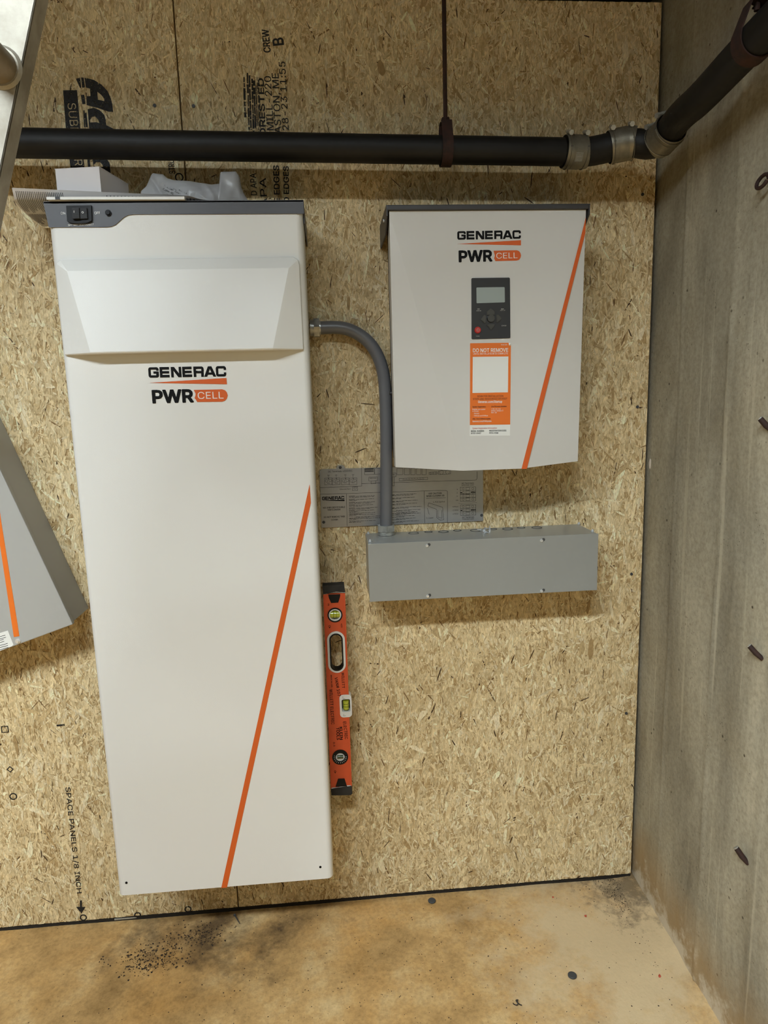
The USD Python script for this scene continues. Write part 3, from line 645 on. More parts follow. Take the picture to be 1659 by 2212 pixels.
L_(.8, (440, 90), (442, 262), (50, 277)); L_(.8, (442, 238), (640, 232)); L_(.8, (50, 340), (1230, 302), (1250, 310), (1250, 605)); L_(.8, (298, 335), (305, 640)); L_(.8, (1032, 310), (1036, 610))
L_(.8, (740, 228), (1520, 205), (1530, 190), (1530, 125))
for x in (92, 165, 252, 325):
    R_(x, 188, x+72, 250); O_(x+18, 212, 13); O_(x+54, 210, 13); L_(.6, (x+36, 160), (x+37, 196)); ln.append(affinity.translate(Point(0, 0).buffer(.0013), *PQ.uv(*zp(x+38, 194))))
R_(510, 178, 590, 215); R_(530, 215, 575, 240); R_(355, 270, 405, 305); R_(370, 272, 390, 290); L_(2.0, (470, 100), (555, 97)); L_(2.0, (470, 112), (555, 109)); L_(2.0, (470, 125), (555, 122)); R_(470, 98, 560, 155); R_(565, 95, 625, 150)
for x, w2 in ((775, 55), (845, 50), (905, 42), (960, 40), (1010, 40)): R_(x, 96, x+w2, 155)
R_(795, 190, 1065, 212)
for i in range(8): O_(838+26*i, 203-1.2*i, 9)
R_(1078, 132, 1155, 152); R_(1168, 118, 1280, 152); O_(1195, 132, 20); O_(1252, 130, 20); [O_(1092+25*i, 142-i, 8) for i in range(3)]
R_(725, 140, 765, 175, .8); R_(732, 175, 750, 260, .8)
for i, yy in enumerate((272, 305, 340, 372)): R_(1372, yy, 1516, yy+33, .7, -.02)
for i, yy in enumerate((440, 473, 506)): R_(1375, yy, 1518, yy+33, .7, -.02)
for yy in (288, 322, 356, 388, 456, 490, 522): O_(1400, yy, 11); O_(1490, yy-2, 11); R_(1426, yy-12, 1460, yy+12, .6, -.02)
L_(2.2, (1372, 325), (1392, 325)); L_(2.2, (1470, 320), (1516, 320)); L_(2.4, (1376, 492), (1392, 491)); L_(2.4, (1470, 488), (1518, 487)); L_(.5, (1355, 425), (1530, 418))
L_(.8, (1065, 450), (1075, 420), (1205, 462), (1215, 580), (1180, 582), (1150, 560), (1148, 480), (1065, 450)); L_(.7, (1160, 490), (1162, 555), (1200, 565), (1198, 490)); L_(.8, (1062, 470), (1072, 510), (1080, 530)); L_(.8, (1050, 377), (1235, 371))
ln.append(PQ.poly([zp(*p) for p in ((72, 400), (280, 390), (280, 404))]))
g = random.Random(3)
for x0, x1, ys in ((322, 622, (362, 392, 420, 446, 474, 498, 520, 536, 556, 573, 596)), (722, 1010, (344, 376, 406, 432, 466, 494, 514, 528, 548, 572, 600))):
    for y in ys:                                   # paragraphs too small to read in the photograph: bars of print
        for k in range(2):
            x = x0 + (66 if k == 0 else 0) - (20 if x0 > 700 else 0); x = max(x, x0); end = x0 + (x1-x0)*(g.uniform(.75, 1) if k == 0 else g.uniform(.2, .9))
            while x < end:
                w_ = g.uniform(14, 44); L_(.9, (x, y+k*9-(x-x0)*.045), (min(x+w_, end), y+k*9-(min(x+w_, end)-x0)*.045)); x += w_+5
part(plt_, 'diagram_print', PQ.up(unary_union([q for q in ln if not q.is_empty]).intersection(affinity.translate(outline, 0, 0).buffer(.01)), .0002), M['ink'], smooth=False, kind='stuff')
def prow(s, x0, x1, yb, yt, b=False): return PQ.text(s, zp(x0, yb), zp(x1, yb-(x1-x0)*.04), zp(x0, yt), h=.0002, bold=b)
pt_ = [prow('GENERAC', 70, 278, 394, 364), prow('DC Terminals \u00b1200VDC', 128, 355, 134, 118), prow('NO USER SERVICEABLE', 78, 285, 474, 460, True), prow('PARTS INSIDE', 122, 243, 494, 480, True),
       prow('DO NOT REMOVE THIS', 86, 284, 563, 549, True), prow('COVER', 155, 218, 587, 574, True), prow('Ethernet Port', 236, 336, 298, 287), prow('USE CAUTION', 1072, 1196, 340, 326, True),
       prow('WHEN CLOSING LID', 1052, 1222, 364, 350, True), prow('1. Pull Up/Out', 1116, 1226, 419, 406), prow('2. Lower', 1053, 1118, 570, 556), prow('AC Terminals', 1386, 1500, 244, 230),
       prow('Grid/Local Loads', 1384, 1500, 260, 248), prow('AC Terminals', 1390, 1502, 565, 550), prow('Protected Loads', 1392, 1500, 580, 568), prow('REbus', 520, 578, 194, 184),
       prow('STB', 722, 752, 162, 150), prow('35A', 118, 140, 166, 156), prow('35A', 190, 212, 164, 154), prow('35A', 276, 298, 162, 152), prow('35A', 350, 372, 160, 150),
       prow('N', 1340, 1348, 298, 288), prow('L1', 1336, 1350, 330, 320), prow('L2', 1336, 1350, 362, 352), prow('CHG', 1330, 1354, 402, 392), prow('N PROLD', 1300, 1354, 462, 452), prow('L1 PROLD', 1298, 1354, 495, 485), prow('L2 PROLD', 1298, 1354, 530, 520),
       prow('RE1', 118, 142, 240, 230), prow('RE2', 192, 214, 238, 228), prow('RE3', 278, 300, 236, 226), prow('RE4', 350, 374, 234, 224)]
for y in (362, 392, 420, 446, 474, 498): pt_.append(prow('WARNING:', 322, 382, y+2, y-8, True))
for y in (520, 536, 573, 600): pt_.append(prow('CAUTION:', 326, 386, y+2, y-8, True))
for y in (350, 382, 412, 440, 472): pt_.append(prow('MENT:', 722, 756, y+2, y-8, True))
parts(plt_, 'lettering', pt_, M['ink'])

# ------------------------------------------------------------------ grey wiring trough
BX0, BX1, BZ0, BZ1, BD = .6945, 1.3220, 1.0045, 1.163, .1502
tr = thing('wiring_trough', 'long grey steel wiring trough screwed to the wall under the inverter', 'junction box', ((BX0+BX1)/2, 0, BZ0))
part(tr, 'trough_body', box(BX0+.001, BX1-.001, -BD+.0016, -.0036, BZ0+.001, BZ1, .0008), M['grey'], smooth=False)
part(tr, 'cover', box(BX0-.0005, BX1+.0005, -BD-.0002, -BD+.0014, BZ0, BZ1+.0006, .0005), M['grey'], smooth=False)
PT = Plane((0, 0, BZ1), (0, 0, 1))
for px, py, r in ((893, 1151, .0150), (925.5, 1149.2, .0118), (957, 1148, .0150), (988, 1146, .0118), (1028, 1146, .0165), (1065, 1143, .0118), (1095.5, 1142, .0150), (1125.5, 1140, .0118), (1158, 1139, .0150)):
    c = PT.pt(px, py); c[1] = min(c[1], -.030) if r > .013 else c[1]
    rg = Point(0, 0).buffer(r).difference(Point(0, 0).buffer(r-.0022)); m = extrude(rg, .0008); m.apply_translation([c[0], c[1], BZ1])
    part(tr, 'knockout', m, M['groove'], smooth=False)
PK = Plane((0, -BD-.0002, 0))
for px, py in ((922.5, 1179), (1170, 1168), (924, 1288), (1170, 1277)):
    c = PK.pt(px, py)
    slot = affinity.translate(Point(.0052, .0028).buffer(.0042).union(LineString([(0, 0), (.005, .0028)]).buffer(.0026)), c[0], c[2])
    s = part(tr, 'cover_screw', cat([cyl(c, c+[0, -.0028, 0], .0048, 18, .0034), ]), M['steel'])
    part(s, 'keyhole_slot', frame_to(extrude(slot, .0003), np.array([0, -BD-.0002, 0]), [1, 0, 0], [0, 0, 1], [0, -1, 0]), M['groove'], smooth=False)
for px, py in ((795.5, 1153), (799.5, 1170), (1250, 1132), (1280, 1148)):
    c = PT.pt(px, py); c[1] = min(c[1], -.006); part(tr, 'corner_screw', cat([cyl(c, c+[0, 0, .003], .0046, 14), cyl(c+[0, 0, .003], c+[0, 0, .0062], .0032, 14, .0024)]), M['steel'])
# loose screws lying on the trough
g = random.Random(8)
where = ['leftmost of the loose heap', 'at the back of the heap', 'at the front of the heap', 'standing on its head, right of the heap', 'under the middle of the heap']
for k, (px, py, az, el) in enumerate(((1039, 1148, 2.6, 0), (1049, 1145, .4, 0), (1050, 1153, 5.2, 0), (1058, 1147, 0, 1.57), (1046, 1150, 1.2, 0))):
    c = PT.pt(px, py); c[2] = BZ1+.0042 if el == 0 else BZ1+.0032; c[2] += .001*(k == 4)
    d = np.array([math.cos(az)*math.cos(el), math.sin(az)*math.cos(el), math.sin(el)])
    t = thing('loose_screw', f'small bright steel screw on the grey trough, {where[k]}', 'screw', (c[0], c[1], BZ1), 'loose screws on the trough')
    part(t, 'head', cyl(c-d*.003, c, .0042, 12, .0038), M['steel']); part(t, 'shank', cyl(c, c+d*.011, .0020, 10, .0016), M['steel'])

# ------------------------------------------------------------------ conduit
cd = thing('conduit', 'grey bent conduit running from the battery cabinet down to the trough', 'conduit pipe', (.76, -.023, BZ1))
PU = Plane((0, -.0265, 0)); cpath = [PU.pt(*p) for p in ((679, 709), (700, 708.5), (725, 708), (748, 711), (775, 723), (798, 742), (815, 768), (826, 800), (830.5, 830), (832.5, 870), (834, 930), (834, 1000), (834, 1080), (833.5, 1150))]
cpath[0][2] = cpath[1][2]
cpath = [p*[1, 0, 1]-[0, .0335, 0] for p in cpath]; cpath = spline(cpath, 6)
part(cd, 'pipe', tube(cpath, .0170, 28), M['conduit'], smooth=50)
def hexring(a, d, r, h): return cyl(a, np.asarray(a)+np.asarray(d)*h, r, 6)
a = np.array([.5655, -.0335, cpath[0][2]]); X = np.array([1.0, 0, 0])
con = part(cd, 'connector', cat([cyl(a, a+X*.010, .0215, 28), cyl(a+X*.024, a+X*.028, .0190, 28)]), M['zinc'])
part(con, 'hex_nut', hexring(a+X*.010, X, .0265, .0145), M['zinc'], smooth=False)
b = np.array([cpath[-1][0], -.0335, BZ1+.0008]); Zv = np.array([0, 0, 1.0])
con = part(cd, 'connector', cat([cyl(b, b+Zv*.006, .0245, 28), cyl(b+Zv*.006, b+Zv*.010, .0215, 28)]), M['zinc'])
part(con, 'hex_nut', hexring(b+Zv*.010, Zv, .0262, .017), M['zinc'], smooth=False)

# ------------------------------------------------------------------ spirit level, standing against the cabinet side
lv = thing('spirit_level', 'orange spirit level stuck upright to the side of the battery cabinet', 'spirit level', (.599, -.09, .422))
YL = -.1045
PL = Plane((0, YL, 0))
def zl(x, y): return (660+x/4.5125, 1240+y/4.5125)
def pl(*ps): return PL.poly([zl(*p) for p in ps])
LX0, LX1, LZ0, LZ1 = .5675, .6318, .4215, 1.0425
bodyp = pl((172, 196), (385, 186), (452, 2085), (246, 2092))
def slot(x0, y0, x1, y1, r): # long rounded slot whose axis follows the level
    return rrect(*PL.uv(*zl(x0, y1)), *PL.uv(*zl(x1, y0)), r)
def cpt(x, y): return PL.uv(*zl(x, y))
hc0, hc1 = cpt(297, 640), cpt(307, 880)
handle = LineString([hc0, hc1]).buffer(.0245, quad_segs=4); handle_in = LineString([hc0, hc1]).buffer(.0150, quad_segs=4)
v1, v3 = Point(*cpt(287, 398)), Point(*cpt(338, 1783))
ctr = rrect(cpt(338, 1400)[0], cpt(338, 1398)[1], LX1+.004, cpt(338, 1178)[1], .010)
bp = bodyp.difference(handle).difference(v1.buffer(.0205)).difference(v3.buffer(.0205)).difference(ctr)
def lup(P, h, lift=0.0): return PL.up(P, h, lift)
part(lv, 'body', cat([lup(bp, .024, -.024), lup(pl((372, 187), (385, 186), (452, 2085), (441, 2086)).difference(ctr), .0015), lup(pl((172, 196), (180, 196), (254, 2092), (246, 2092)), .0015)]), M['level_orange'], smooth=False)
part(lv, 'end_cap', lup(pl((163, 112), (375, 100), (386, 178), (300, 170), (172, 196)).buffer(-.002).buffer(.002), .030, -.027), M['rubber'], smooth=False)
part(lv, 'end_cap', lup(pl((246, 2094), (300, 2080), (452, 2062), (456, 2135), (440, 2150), (252, 2152)).buffer(-.002).buffer(.002), .030, -.027), M['rubber'], smooth=False)
part(lv, 'cap_line', lup(pl((170, 190), (230, 172), (300, 168), (386, 172), (386, 184), (300, 178), (230, 186), (172, 202)), .0008, .0006), M['soft_white'], smooth=False)
part(lv, 'cap_line', lup(pl((246, 2082), (320, 2076), (380, 2062), (452, 2055), (453, 2066), (380, 2074), (320, 2088), (247, 2093)), .0008, .0006), M['soft_white'], smooth=False)
part(lv, 'grip_pad', lup(pl((222, 200), (338, 196), (335, 222), (318, 275), (250, 280), (228, 232)), .0022, .0), M['black'], smooth=False)
part(lv, 'grip_pad', lup(pl((318, 1995), (380, 1992), (398, 2050), (405, 2066), (294, 2070), (302, 2046)), .0022, .0), M['black'], smooth=False)
hr = part(lv, 'handle_rim', lup(LineString([hc0, hc1]).buffer(.0245).difference(LineString([hc0, hc1]).buffer(.0185)), .026, -.0245), M['soft_white'], smooth=False)
part(hr, 'handle_grip', lup(LineString([hc0, hc1]).buffer(.0185).difference(handle_in), .027, -.0240), M['black'], smooth=False)
for (c, y) in ((v1, 398), ):
    vh = part(lv, 'vial_housing', lup(c.buffer(.0205).difference(c.buffer(.0172)), .027, -.0245), M['black'], smooth=False)
    part(vh, 'vial_ring', lup(c.buffer(.0172).difference(c.buffer(.0138)), .026, -.0245), M['soft_white'], smooth=False)
    cc = np.array([c.x, YL+.007, c.y]); part(vh, 'vial', cyl(cc+[-.0135, 0, 0], cc+[.0135, 0, 0], .0105, 20), M['vial'])
    part(vh, 'vial_back', lup(c.buffer(.0140), .003, -.0245), M['grey_cab'], smooth=False)
    part(vh, 'vial_line', cat([cyl(cc+[s*.004-.0004, 0, 0], cc+[s*.004+.0004, 0, 0], .0108, 20) for s in (-1, 1)]), M['ink'])
c = v3
vh = part(lv, 'vial_housing', lup(c.buffer(.0225).difference(c.buffer(.0128)), .0265, -.0245), M['black'], smooth=False)
part(vh, 'vial_ring', lup(c.buffer(.0128), .0240, -.0245), M['soft_white'], smooth=False)
cc = np.array([c.x, YL-.001, c.y]); part(vh, 'vial', cyl(cc+[-.0085, 0, .001], cc+[.0085, 0, .001], .0048, 14), M['vial_dark'])
part(vh, 'angle_marks', cat([lup(affinity.translate(affinity.rotate(sbox(-.0005, .0150, .0005, .0185), -an, origin=(0, 0)), c.x, c.y), .0004, .002) for an in range(90, 290, 18)]), M['white_print'], smooth=False)
vc = part(lv, 'vial_housing', lup(ctr.difference(rrect(cpt(356, 1345)[0], cpt(356, 1345)[1], LX1-.0004, cpt(356, 1222)[1], .004)), .0262, -.0245), M['soft_white'], smooth=False)
zc = (cpt(356, 1345)[1]+cpt(356, 1222)[1])/2; xc = cpt(395, 1285)[0]
part(vc, 'vial', cyl([xc, YL+.006, zc-.0125], [xc, YL+.006, zc+.0125], .0082, 18), M['vial'])
part(vc, 'vial_back', lup(rrect(cpt(356, 1345)[0]-.0005, cpt(356, 1345)[1]-.0005, LX1-.0006, cpt(356, 1222)[1]+.0005, .003), .003, -.0245), M['vial_dark'], smooth=False)
part(vc, 'vial_line', cat([cyl([xc, YL+.006, zc+s*.004-.0004], [xc, YL+.006, zc+s*.004+.0004], .0085, 18) for s in (-1, 1)]), M['ink'])
part(vc, 'housing_mark', cat([lup(PL.line([zl(*p) for p in ps], .0011), .0004, .0018) for ps in (((362, 1190), (366, 1215), (385, 1208)), ((372, 1362), (370, 1380), (392, 1378)))]), M['grey'], smooth=False)
def lt(s, a, b, c_, bd=False, sl=0.0): return PL.text(s, zl(*a), zl(*b), zl(*c_), h=.0004, bold=bd, lift=.0002, slant=sl)
parts(lv, 'lettering', [lt('KLEIN', (332, 1490), (337, 1616), (358, 1489), True), lt('TOOLS', (299, 1496), (306, 1617), (327, 1494), True),
                           lt("VAN# 107", (283, 1010), (315, 1192), (312, 1004)), lt('WILLETT ELECTRIC', (232, 1125), (252, 1465), (262, 1122)), lt('WILLETT', (350, 960), (358, 1112), (376, 958)),
                           lt('ELECTRIC', (366, 1440), (384, 1610), (396, 1438)), lt('MADE IN USA', (244, 985), (252, 1105), (256, 984)), lt('0.5', (268, 1640), (272, 1682), (286, 1640)), lt('935', (215, 290), (218, 310), (230, 290)), lt('935', (342, 485), (346, 522), (356, 485)),
                           lup(affinity.translate(Point(0, 0).buffer(.0030).difference(Point(0, 0).buffer(.0022)).union(Polygon([(-.0015, -.003), (.0015, -.003), (0, -.006)])), *cpt(234, 510)), .0004, .0002),
                           lup(affinity.translate(Point(0, 0).buffer(.0030).difference(Point(0, 0).buffer(.0022)).union(Polygon([(-.0015, -.003), (.0015, -.003), (0, -.006)])), *cpt(289, 1925)), .0004, .0002)], M['ink'])

# ------------------------------------------------------------------ drain pipe along the wall
PD = Plane((0, -.128, 0))
R0 = .0325
a, b = PD.pt(100, 310), PD.pt(1205, 328)
d = (b-a)/np.linalg.norm(b-a)
start = a - d*2.6
dp = thing('drain_pipe', 'long dark cast iron drain pipe running level across the board wall', 'pipe', tuple(start))
def rough_tube(path, r, seg=28, amp=.0005, seed=1):
    m = tube(path, r, seg); v = np.array(m.vertices); n_ = meshkit.fbm(v*45, 3, seed)-.5
    c = np.repeat(np.asarray(path), seg, axis=0); k = len(c); dirs = v[:k]-c; dirs /= np.linalg.norm(dirs, axis=1, keepdims=True)
    v[:k] += dirs*(n_[:k, None]*2*amp); return trimesh.Trimesh(v, m.faces, process=False)
part(dp, 'pipe', rough_tube([start+(b+d*.012-start)*t for t in np.linspace(0, 1, 160)], R0), M['iron'], smooth=60)
c1 = PD.pt(1238, 328); c2 = Plane((0, -.142, 0)).pt(1347, 319); c3 = Plane((0, -.215, 0)).pt(1437, 290)
e1 = np.array([1.418, -.62, 2.178]); e2 = np.array([1.385, -1.75, 2.235])
pth = spline([c1-d*.06, c1-d*.02, c1+d*.03, c2-np.array([.03, -.004, -.003]), c2+np.array([.03, -.012, .006]), c3+np.array([-.016, .045, -.008]), c3+np.array([.004, -.035, .010]), e1*.35+c3*.65, e1*.7+c3*.3, e1, e1*.5+e2*.5, e2], 12)
def seg_of(p, q):
    i = int(np.argmin(np.linalg.norm(pth-p, axis=1))); j = int(np.argmin(np.linalg.norm(pth-q, axis=1))); return pth[i+1:j]
s1 = thing('drain_bend', 'short dark drain pipe piece between the first and second steel couplings', 'pipe', tuple(c1))
part(s1, 'pipe', rough_tube(seg_of(c1, c2), R0+.0012, seed=3), M['iron'], smooth=60)
s2 = thing('drain_bend', 'short dark drain elbow between the second and third steel couplings', 'pipe', tuple(c2))
part(s2, 'pipe', rough_tube(seg_of(c2, c3), R0+.0004, seed=4), M['iron'], smooth=60)
s3 = thing('drain_pipe', 'dark drain pipe running toward the camera along the concrete wall', 'pipe', tuple(c3))
part(s3, 'pipe', rough_tube(seg_of(c3, e2), R0+.0010, seed=5), M['iron'], smooth=60)
def sleeve(path, ro, ri, seg=40):
    path = np.asarray(path); k = len(path)
    a_ = tube(np.vstack([path]), ro, seg, cap=False); b_ = tube(path, ri, seg, cap=False)
    v = np.vstack([a_.vertices, b_.vertices]); f = [a_.faces, np.asarray(b_.faces)[:, ::-1]+k*seg]; e_ = []
    for i in range(seg):
        j = (i+1) % seg; o0, o1 = (k-1)*seg, k*seg
        e_ += [[i, o1+i, o1+j], [i, o1+j, j], [o0+i, o0+j, o1+o0+j], [o0+i, o1+o0+j, o1+o0+i]]
    return trimesh.Trimesh(v, np.vstack(f+[np.array(e_)]), process=False)
def coupling(c, w_, label, tw=0.0):
    i = int(np.argmin(np.linalg.norm(pth-c, axis=1))); t = pth[i+1]-pth[i-1]; t /= np.linalg.norm(t)
    arc = np.r_[0, np.cumsum(np.linalg.norm(np.diff(pth, axis=0), axis=1))]
    at_ = lambda x: np.array([np.interp(arc[i]+x, arc, pth[:, q_]) for q_ in range(3)])
    T = thing('pipe_coupling', label, 'pipe coupling', tuple(c), 'steel pipe couplings')
    r = R0+.0056; p = [at_(s*w_) for s in (-.5, -.44, -.2, -.19, .19, .2, .44, .5)]
    part(T, 'band', sleeve(p, [r, r+.0006, r+.0006, r+.0014, r+.0014, r+.0006, r+.0006, r], R0+.0050), M['band'], smooth=25)
    up = np.array([0, 0, 1.0]); up -= t*(up@t); up /= np.linalg.norm(up); sd = np.cross(t, up)
    if sd[1] > 0: sd = -sd
    fr_ = up*.93+sd*.36; fr_ /= np.linalg.norm(fr_); fs = np.cross(t, fr_)
    for s in (-.36, .36):
        q = at_(s*w_)
        part(T, 'clamp_strap', tube([q+(fr_*math.cos(a_)+fs*math.sin(a_))*(r+.0016) for a_ in np.linspace(0, 2*np.pi, 41)], .0013, 6), M['band'])
        q2 = q+fr_*(r+.0050)
        part(T, 'worm_screw', cat([cyl(q2-fs*.012, q2+fs*.010, .0048, 12), cyl(q2+fs*.010, q2+fs*.017, .0064, 6)]), M['zinc'])
        k = q+sd*(r+.0012); part(T, 'rivet', cyl(k, k+sd*.0012, .0022, 8), M['groove'])
    if tw:
        part(T, 'thread_slots', cat([tube([pth[i]+t*.004*0+t*s2+(sd*math.cos(b_)-up*math.sin(b_))*(r+.0017) for s2 in (-.009, .009)], .0006, 5) for b_ in np.linspace(.35, .85, 9)]), M['zinc'])
coupling(c1, .058, 'steel pipe coupling with ribbed band, leftmost of the three', 1.0)
coupling(c2, .062, 'steel pipe coupling in the middle, between the two short drain pieces')
coupling(c3, .056, 'steel pipe coupling nearest the concrete wall, rightmost of the three')
# hangers
def hanger(c, t, label, top, rod=True, w_=.026):
    T = thing('pipe_hanger', label, 'pipe hanger', tuple(c), 'rusty pipe hangers'); t = t/np.linalg.norm(t); up = np.array([0, 0, 1.0]); sd = np.cross(t, up); sd /= np.linalg.norm(sd)
    r = R0+.0022; hh = .062
    prof = [c+sd*r*math.cos(a_)+up*r*math.sin(a_) for a_ in np.linspace(0, -math.pi, 19)]
    prof = [c+sd*.010+up*hh, c+sd*.016+up*hh, c+sd*(r)*.98+up*.012] + prof + [c-sd*r*.98+up*.012, c-sd*.016+up*hh, c-sd*.010+up*hh, c+up*hh]
    pr = np.array(prof); nrm = np.array([np.append(0, 0)]*0)
    th = .0028; vv, ff = [], []
    ctr_ = c+up*.012
    for p in pr:
        o = p-ctr_; o -= t*(o@t); o /= np.linalg.norm(o)
        vv += [p-t*w_/2, p+t*w_/2, p+o*th+t*w_/2, p+o*th-t*w_/2]
    for i in range(len(pr)-1):
        for k in range(4): ff.append([i*4+k, i*4+(k+1) % 4, (i+1)*4+(k+1) % 4, (i+1)*4+k])
    m = trimesh.Trimesh(*meshkit.arrays((np.array(vv), np.array(ff)))[:2], process=False); trimesh.repair.fix_normals(m)
    part(T, 'clevis', m, M['rust'], smooth=40)
    q = c+up*hh
    part(T, 'hex_nut', cyl(q+up*.002, q+up*.012, .0115, 6, .0100), M['rust'], smooth=False)
    part(T, 'rod', tube([q-up*.012, q+up*(top-q[2])*.5, np.array([q[0], q[1], top])], .0052, 12), M['rust'])
    return T
ph = PD.pt(963, 325); hanger(ph, d, 'rusty strap hanger holding the level drain pipe above the inverter', 3.20)
i = int(np.argmin(np.linalg.norm(pth-(e1+(0, .035, -.004)), axis=1))); hanger(pth[i], pth[i+1]-pth[i-1], 'rusty strap hanger on the drain pipe near the concrete wall', 3.20, w_=.034)

# ------------------------------------------------------------------ things lying on the battery cabinet
TZ = CZ1+.003
t = thing('paper_sheet', 'printed paper sheet overhanging the top left of the battery cabinet', 'paper', (.13, -.15, TZ))
PA, PB_, PC_, PD_ = np.array([-.068, -.256]), np.array([.374, -.250]), np.array([.335, -.012]), np.array([-.104, -.008])
def sheet_fn(u, v):
    w_ = lambda a: a[:, None]
    q_ = w_((1-u)*(1-v))*PA + w_(u*(1-v))*PB_ + w_(u*v)*PC_ + w_((1-u)*v)*PD_
    x, y = q_[:, 0], q_[:, 1]
    y = y + .004*np.sin(u*np.pi)*(1-v); x = x - .008*np.sin(v*np.pi)*(1-u)
    rest = np.clip((.345-x)/.04, 0, 1); rest = rest*rest*(3-2*rest)
    z = TZ + .0014 + .0066*rest + (.0205*np.clip(1-u/.97, 0, 1)**.8)*np.clip(1-v/.08, 0, 1)**1.4
    return np.stack([x, y, z], -1)
P, q = grid(sheet_fn, 60, 60); Pb = P.copy(); Pb[:, 2] += .0006
part(t, 'page', (np.vstack([P, Pb]), np.vstack([q[:, ::-1], q+len(P)])), M['sheet'], smooth=True)
g = random.Random(5); pr = []
def under(u0, v0, u1, v1, w_=.0011):
    k = np.linspace(0, 1, 16); a_ = sheet_fn(u0+(u1-u0)*k, v0+(v1-v0)*k); a_[:, 2] -= .0010
    dd = a_[-1]-a_[0]; dd[2] = 0; dd /= np.linalg.norm(dd); s_ = np.array([-dd[1], dd[0], 0])*w_/2
    vv = np.vstack([a_-s_, a_+s_, a_-s_-[0, 0, .0002], a_+s_-[0, 0, .0002]]); n_ = 16; ff = []
    for i_ in range(n_-1): ff += [[2*n_+i_, 3*n_+i_, 3*n_+i_+1, 2*n_+i_+1], [i_, i_+1, n_+i_+1, n_+i_]]
    v_, f_, _ = meshkit.arrays((vv, np.array(ff))); return trimesh.Trimesh(v_, f_, process=False)
for k in range(26):
    u = .012+.0088*k
    pr.append(under(u+.004, .012, u, .06+g.uniform(.25, .42))); pr.append(under(u+.001, .52, u, .52+g.uniform(.12, .4)))
for k in range(30): u = .45+.018*k; pr.append(under(u, .02, u+.002, .02+g.uniform(.04, .10), .0016))
part(t, 'print', cat(pr), M['groove'], smooth=False, kind='stuff')
# booklet lying on the front edge
t = thing('booklet', 'thin white booklet lying along the front edge of the cabinet top', 'booklet', (.155, -.27, TZ))
bk_ = Polygon([(.008, -.269), (.304, -.2655), (.305, -.10), (.012, -.10)])
m = extrude(bk_, .0058); m.apply_translation([0, 0, TZ+.0004])
part(t, 'pages', m, M['soft_white'], smooth=False)
part(t, 'index_tab', box(.0265, .0365, -.2696, -.2670, TZ+.0006, TZ+.0064), M['strip_tape'])
# white carton
t = thing('carton', 'small plain white carton standing on the battery cabinet', 'box', (.08, -.165, TZ))
o = np.array([.0149, -.2191, 0]); ex = np.array([.1158-.0149, -.2338+.2191, 0]); ey = np.array([.1439-.1158, -.1077+.2338, 0])
zz0, zz1 = TZ+.0105, 2.0715
cor = [o, o+ex, o+ex+ey, o+ey]
part(t, 'carton_body', trimesh.convex.convex_hull(np.array([c_+[0, 0, z_] for c_ in cor for z_ in (zz0, zz1)])), M['carton'], smooth=False)
lidp = [o-ex*.012-ey*.004, o+ex*1.012-ey*.004, o+ex*1.012+ey, o-ex*.012+ey]
part(t, 'lid_flap', trimesh.convex.convex_hull(np.array([c_+[0, 0, z_] for c_ in lidp for z_ in (zz1, zz1+.0008)])), M['carton'], smooth=False)
# plastic bag
t = thing('plastic_bag', 'crumpled milky plastic bag with black print lying on the battery cabinet', 'bag', (.31, -.12, TZ))
PG = Plane((0, -.135, 0))
def zb(x, y): return (300+x/6.381, 340+y/6.381)
outl = [zb(*p) for p in ((-10, 640), (20, 470), (90, 400), (150, 270), (178, 200), (250, 212), (322, 220), (380, 280), (490, 315), (720, 330), (1000, 380), (1155, 352), (1110, 275), (1120, 185), (1200, 182), (1330, 176), (1385, 250), (1375, 320), (1440, 480), (1520, 610), (1560, 700), (1500, 790), (700, 800), (100, 760))]
poly = PG.poly(outl)
mx, my, Mx, My = poly.bounds; My0 = max(my, TZ+.001)
nx, nz = 110, 44
xs = np.linspace(mx, Mx, nx)
V0, V1 = [], []
for x in xs:
    seg = poly.intersection(LineString([(x, my-1), (x, My+1)]))
    zt = seg.bounds[3] if not seg.is_empty else TZ+.002
    s_ = np.linspace(0, 1, nz)
    V0.append(np.stack([np.full(nz, x), np.zeros(nz), TZ+.0030+(max(zt, TZ+.004)-TZ-.0030)*s_], -1))
V0 = np.array(V0); U = (V0[:, :, 0]-mx)/(Mx-mx); S = (V0[:, :, 2]-TZ)/(My-TZ)
top_ = V0[:, -1:, 2]; prof = np.sqrt(np.clip(1-((V0[:, :, 2]-TZ)/(top_-TZ+1e-6))**2, 0, 1))
nz_ = meshkit.fbm(np.stack([V0[:, :, 0]*26, V0[:, :, 2]*26, V0[:, :, 0]*0], -1), 3, 4)-.5
rdg = np.abs(meshkit.noise(np.stack([V0[:, :, 0]*34+V0[:, :, 2]*20, V0[:, :, 2]*15, V0[:, :, 0]*0], -1), 6)-.5)
thk = .006 + .050*prof*np.sin(np.pi*np.clip(U, .02, .98))**.5 + .022*nz_*prof - .03*rdg*prof
V1 = V0.copy(); V1[:, :, 1] = -.120-thk; V1[:, :, 2] += .0082*np.clip((.385-V1[:, :, 0])/.03, 0, 1)*(1-S.clip(0, 1)); V2 = V0.copy(); V2[:, :, 1] = -.118+thk*.7; V2[:, :, 2] = V1[:, :, 2]
i_, j_ = np.meshgrid(np.arange(nx-1), np.arange(nz-1), indexing='ij'); a_ = (i_*nz+j_).ravel(); q = np.stack([a_, a_+nz, a_+nz+1, a_+1], 1)
part(t, 'film', (np.vstack([V1.reshape(-1, 3), V2.reshape(-1, 3)]), np.vstack([q, q[:, ::-1]+nx*nz])), M['bag'], smooth=True)
PGt = Plane((0, -.1745, 0))
bt = []
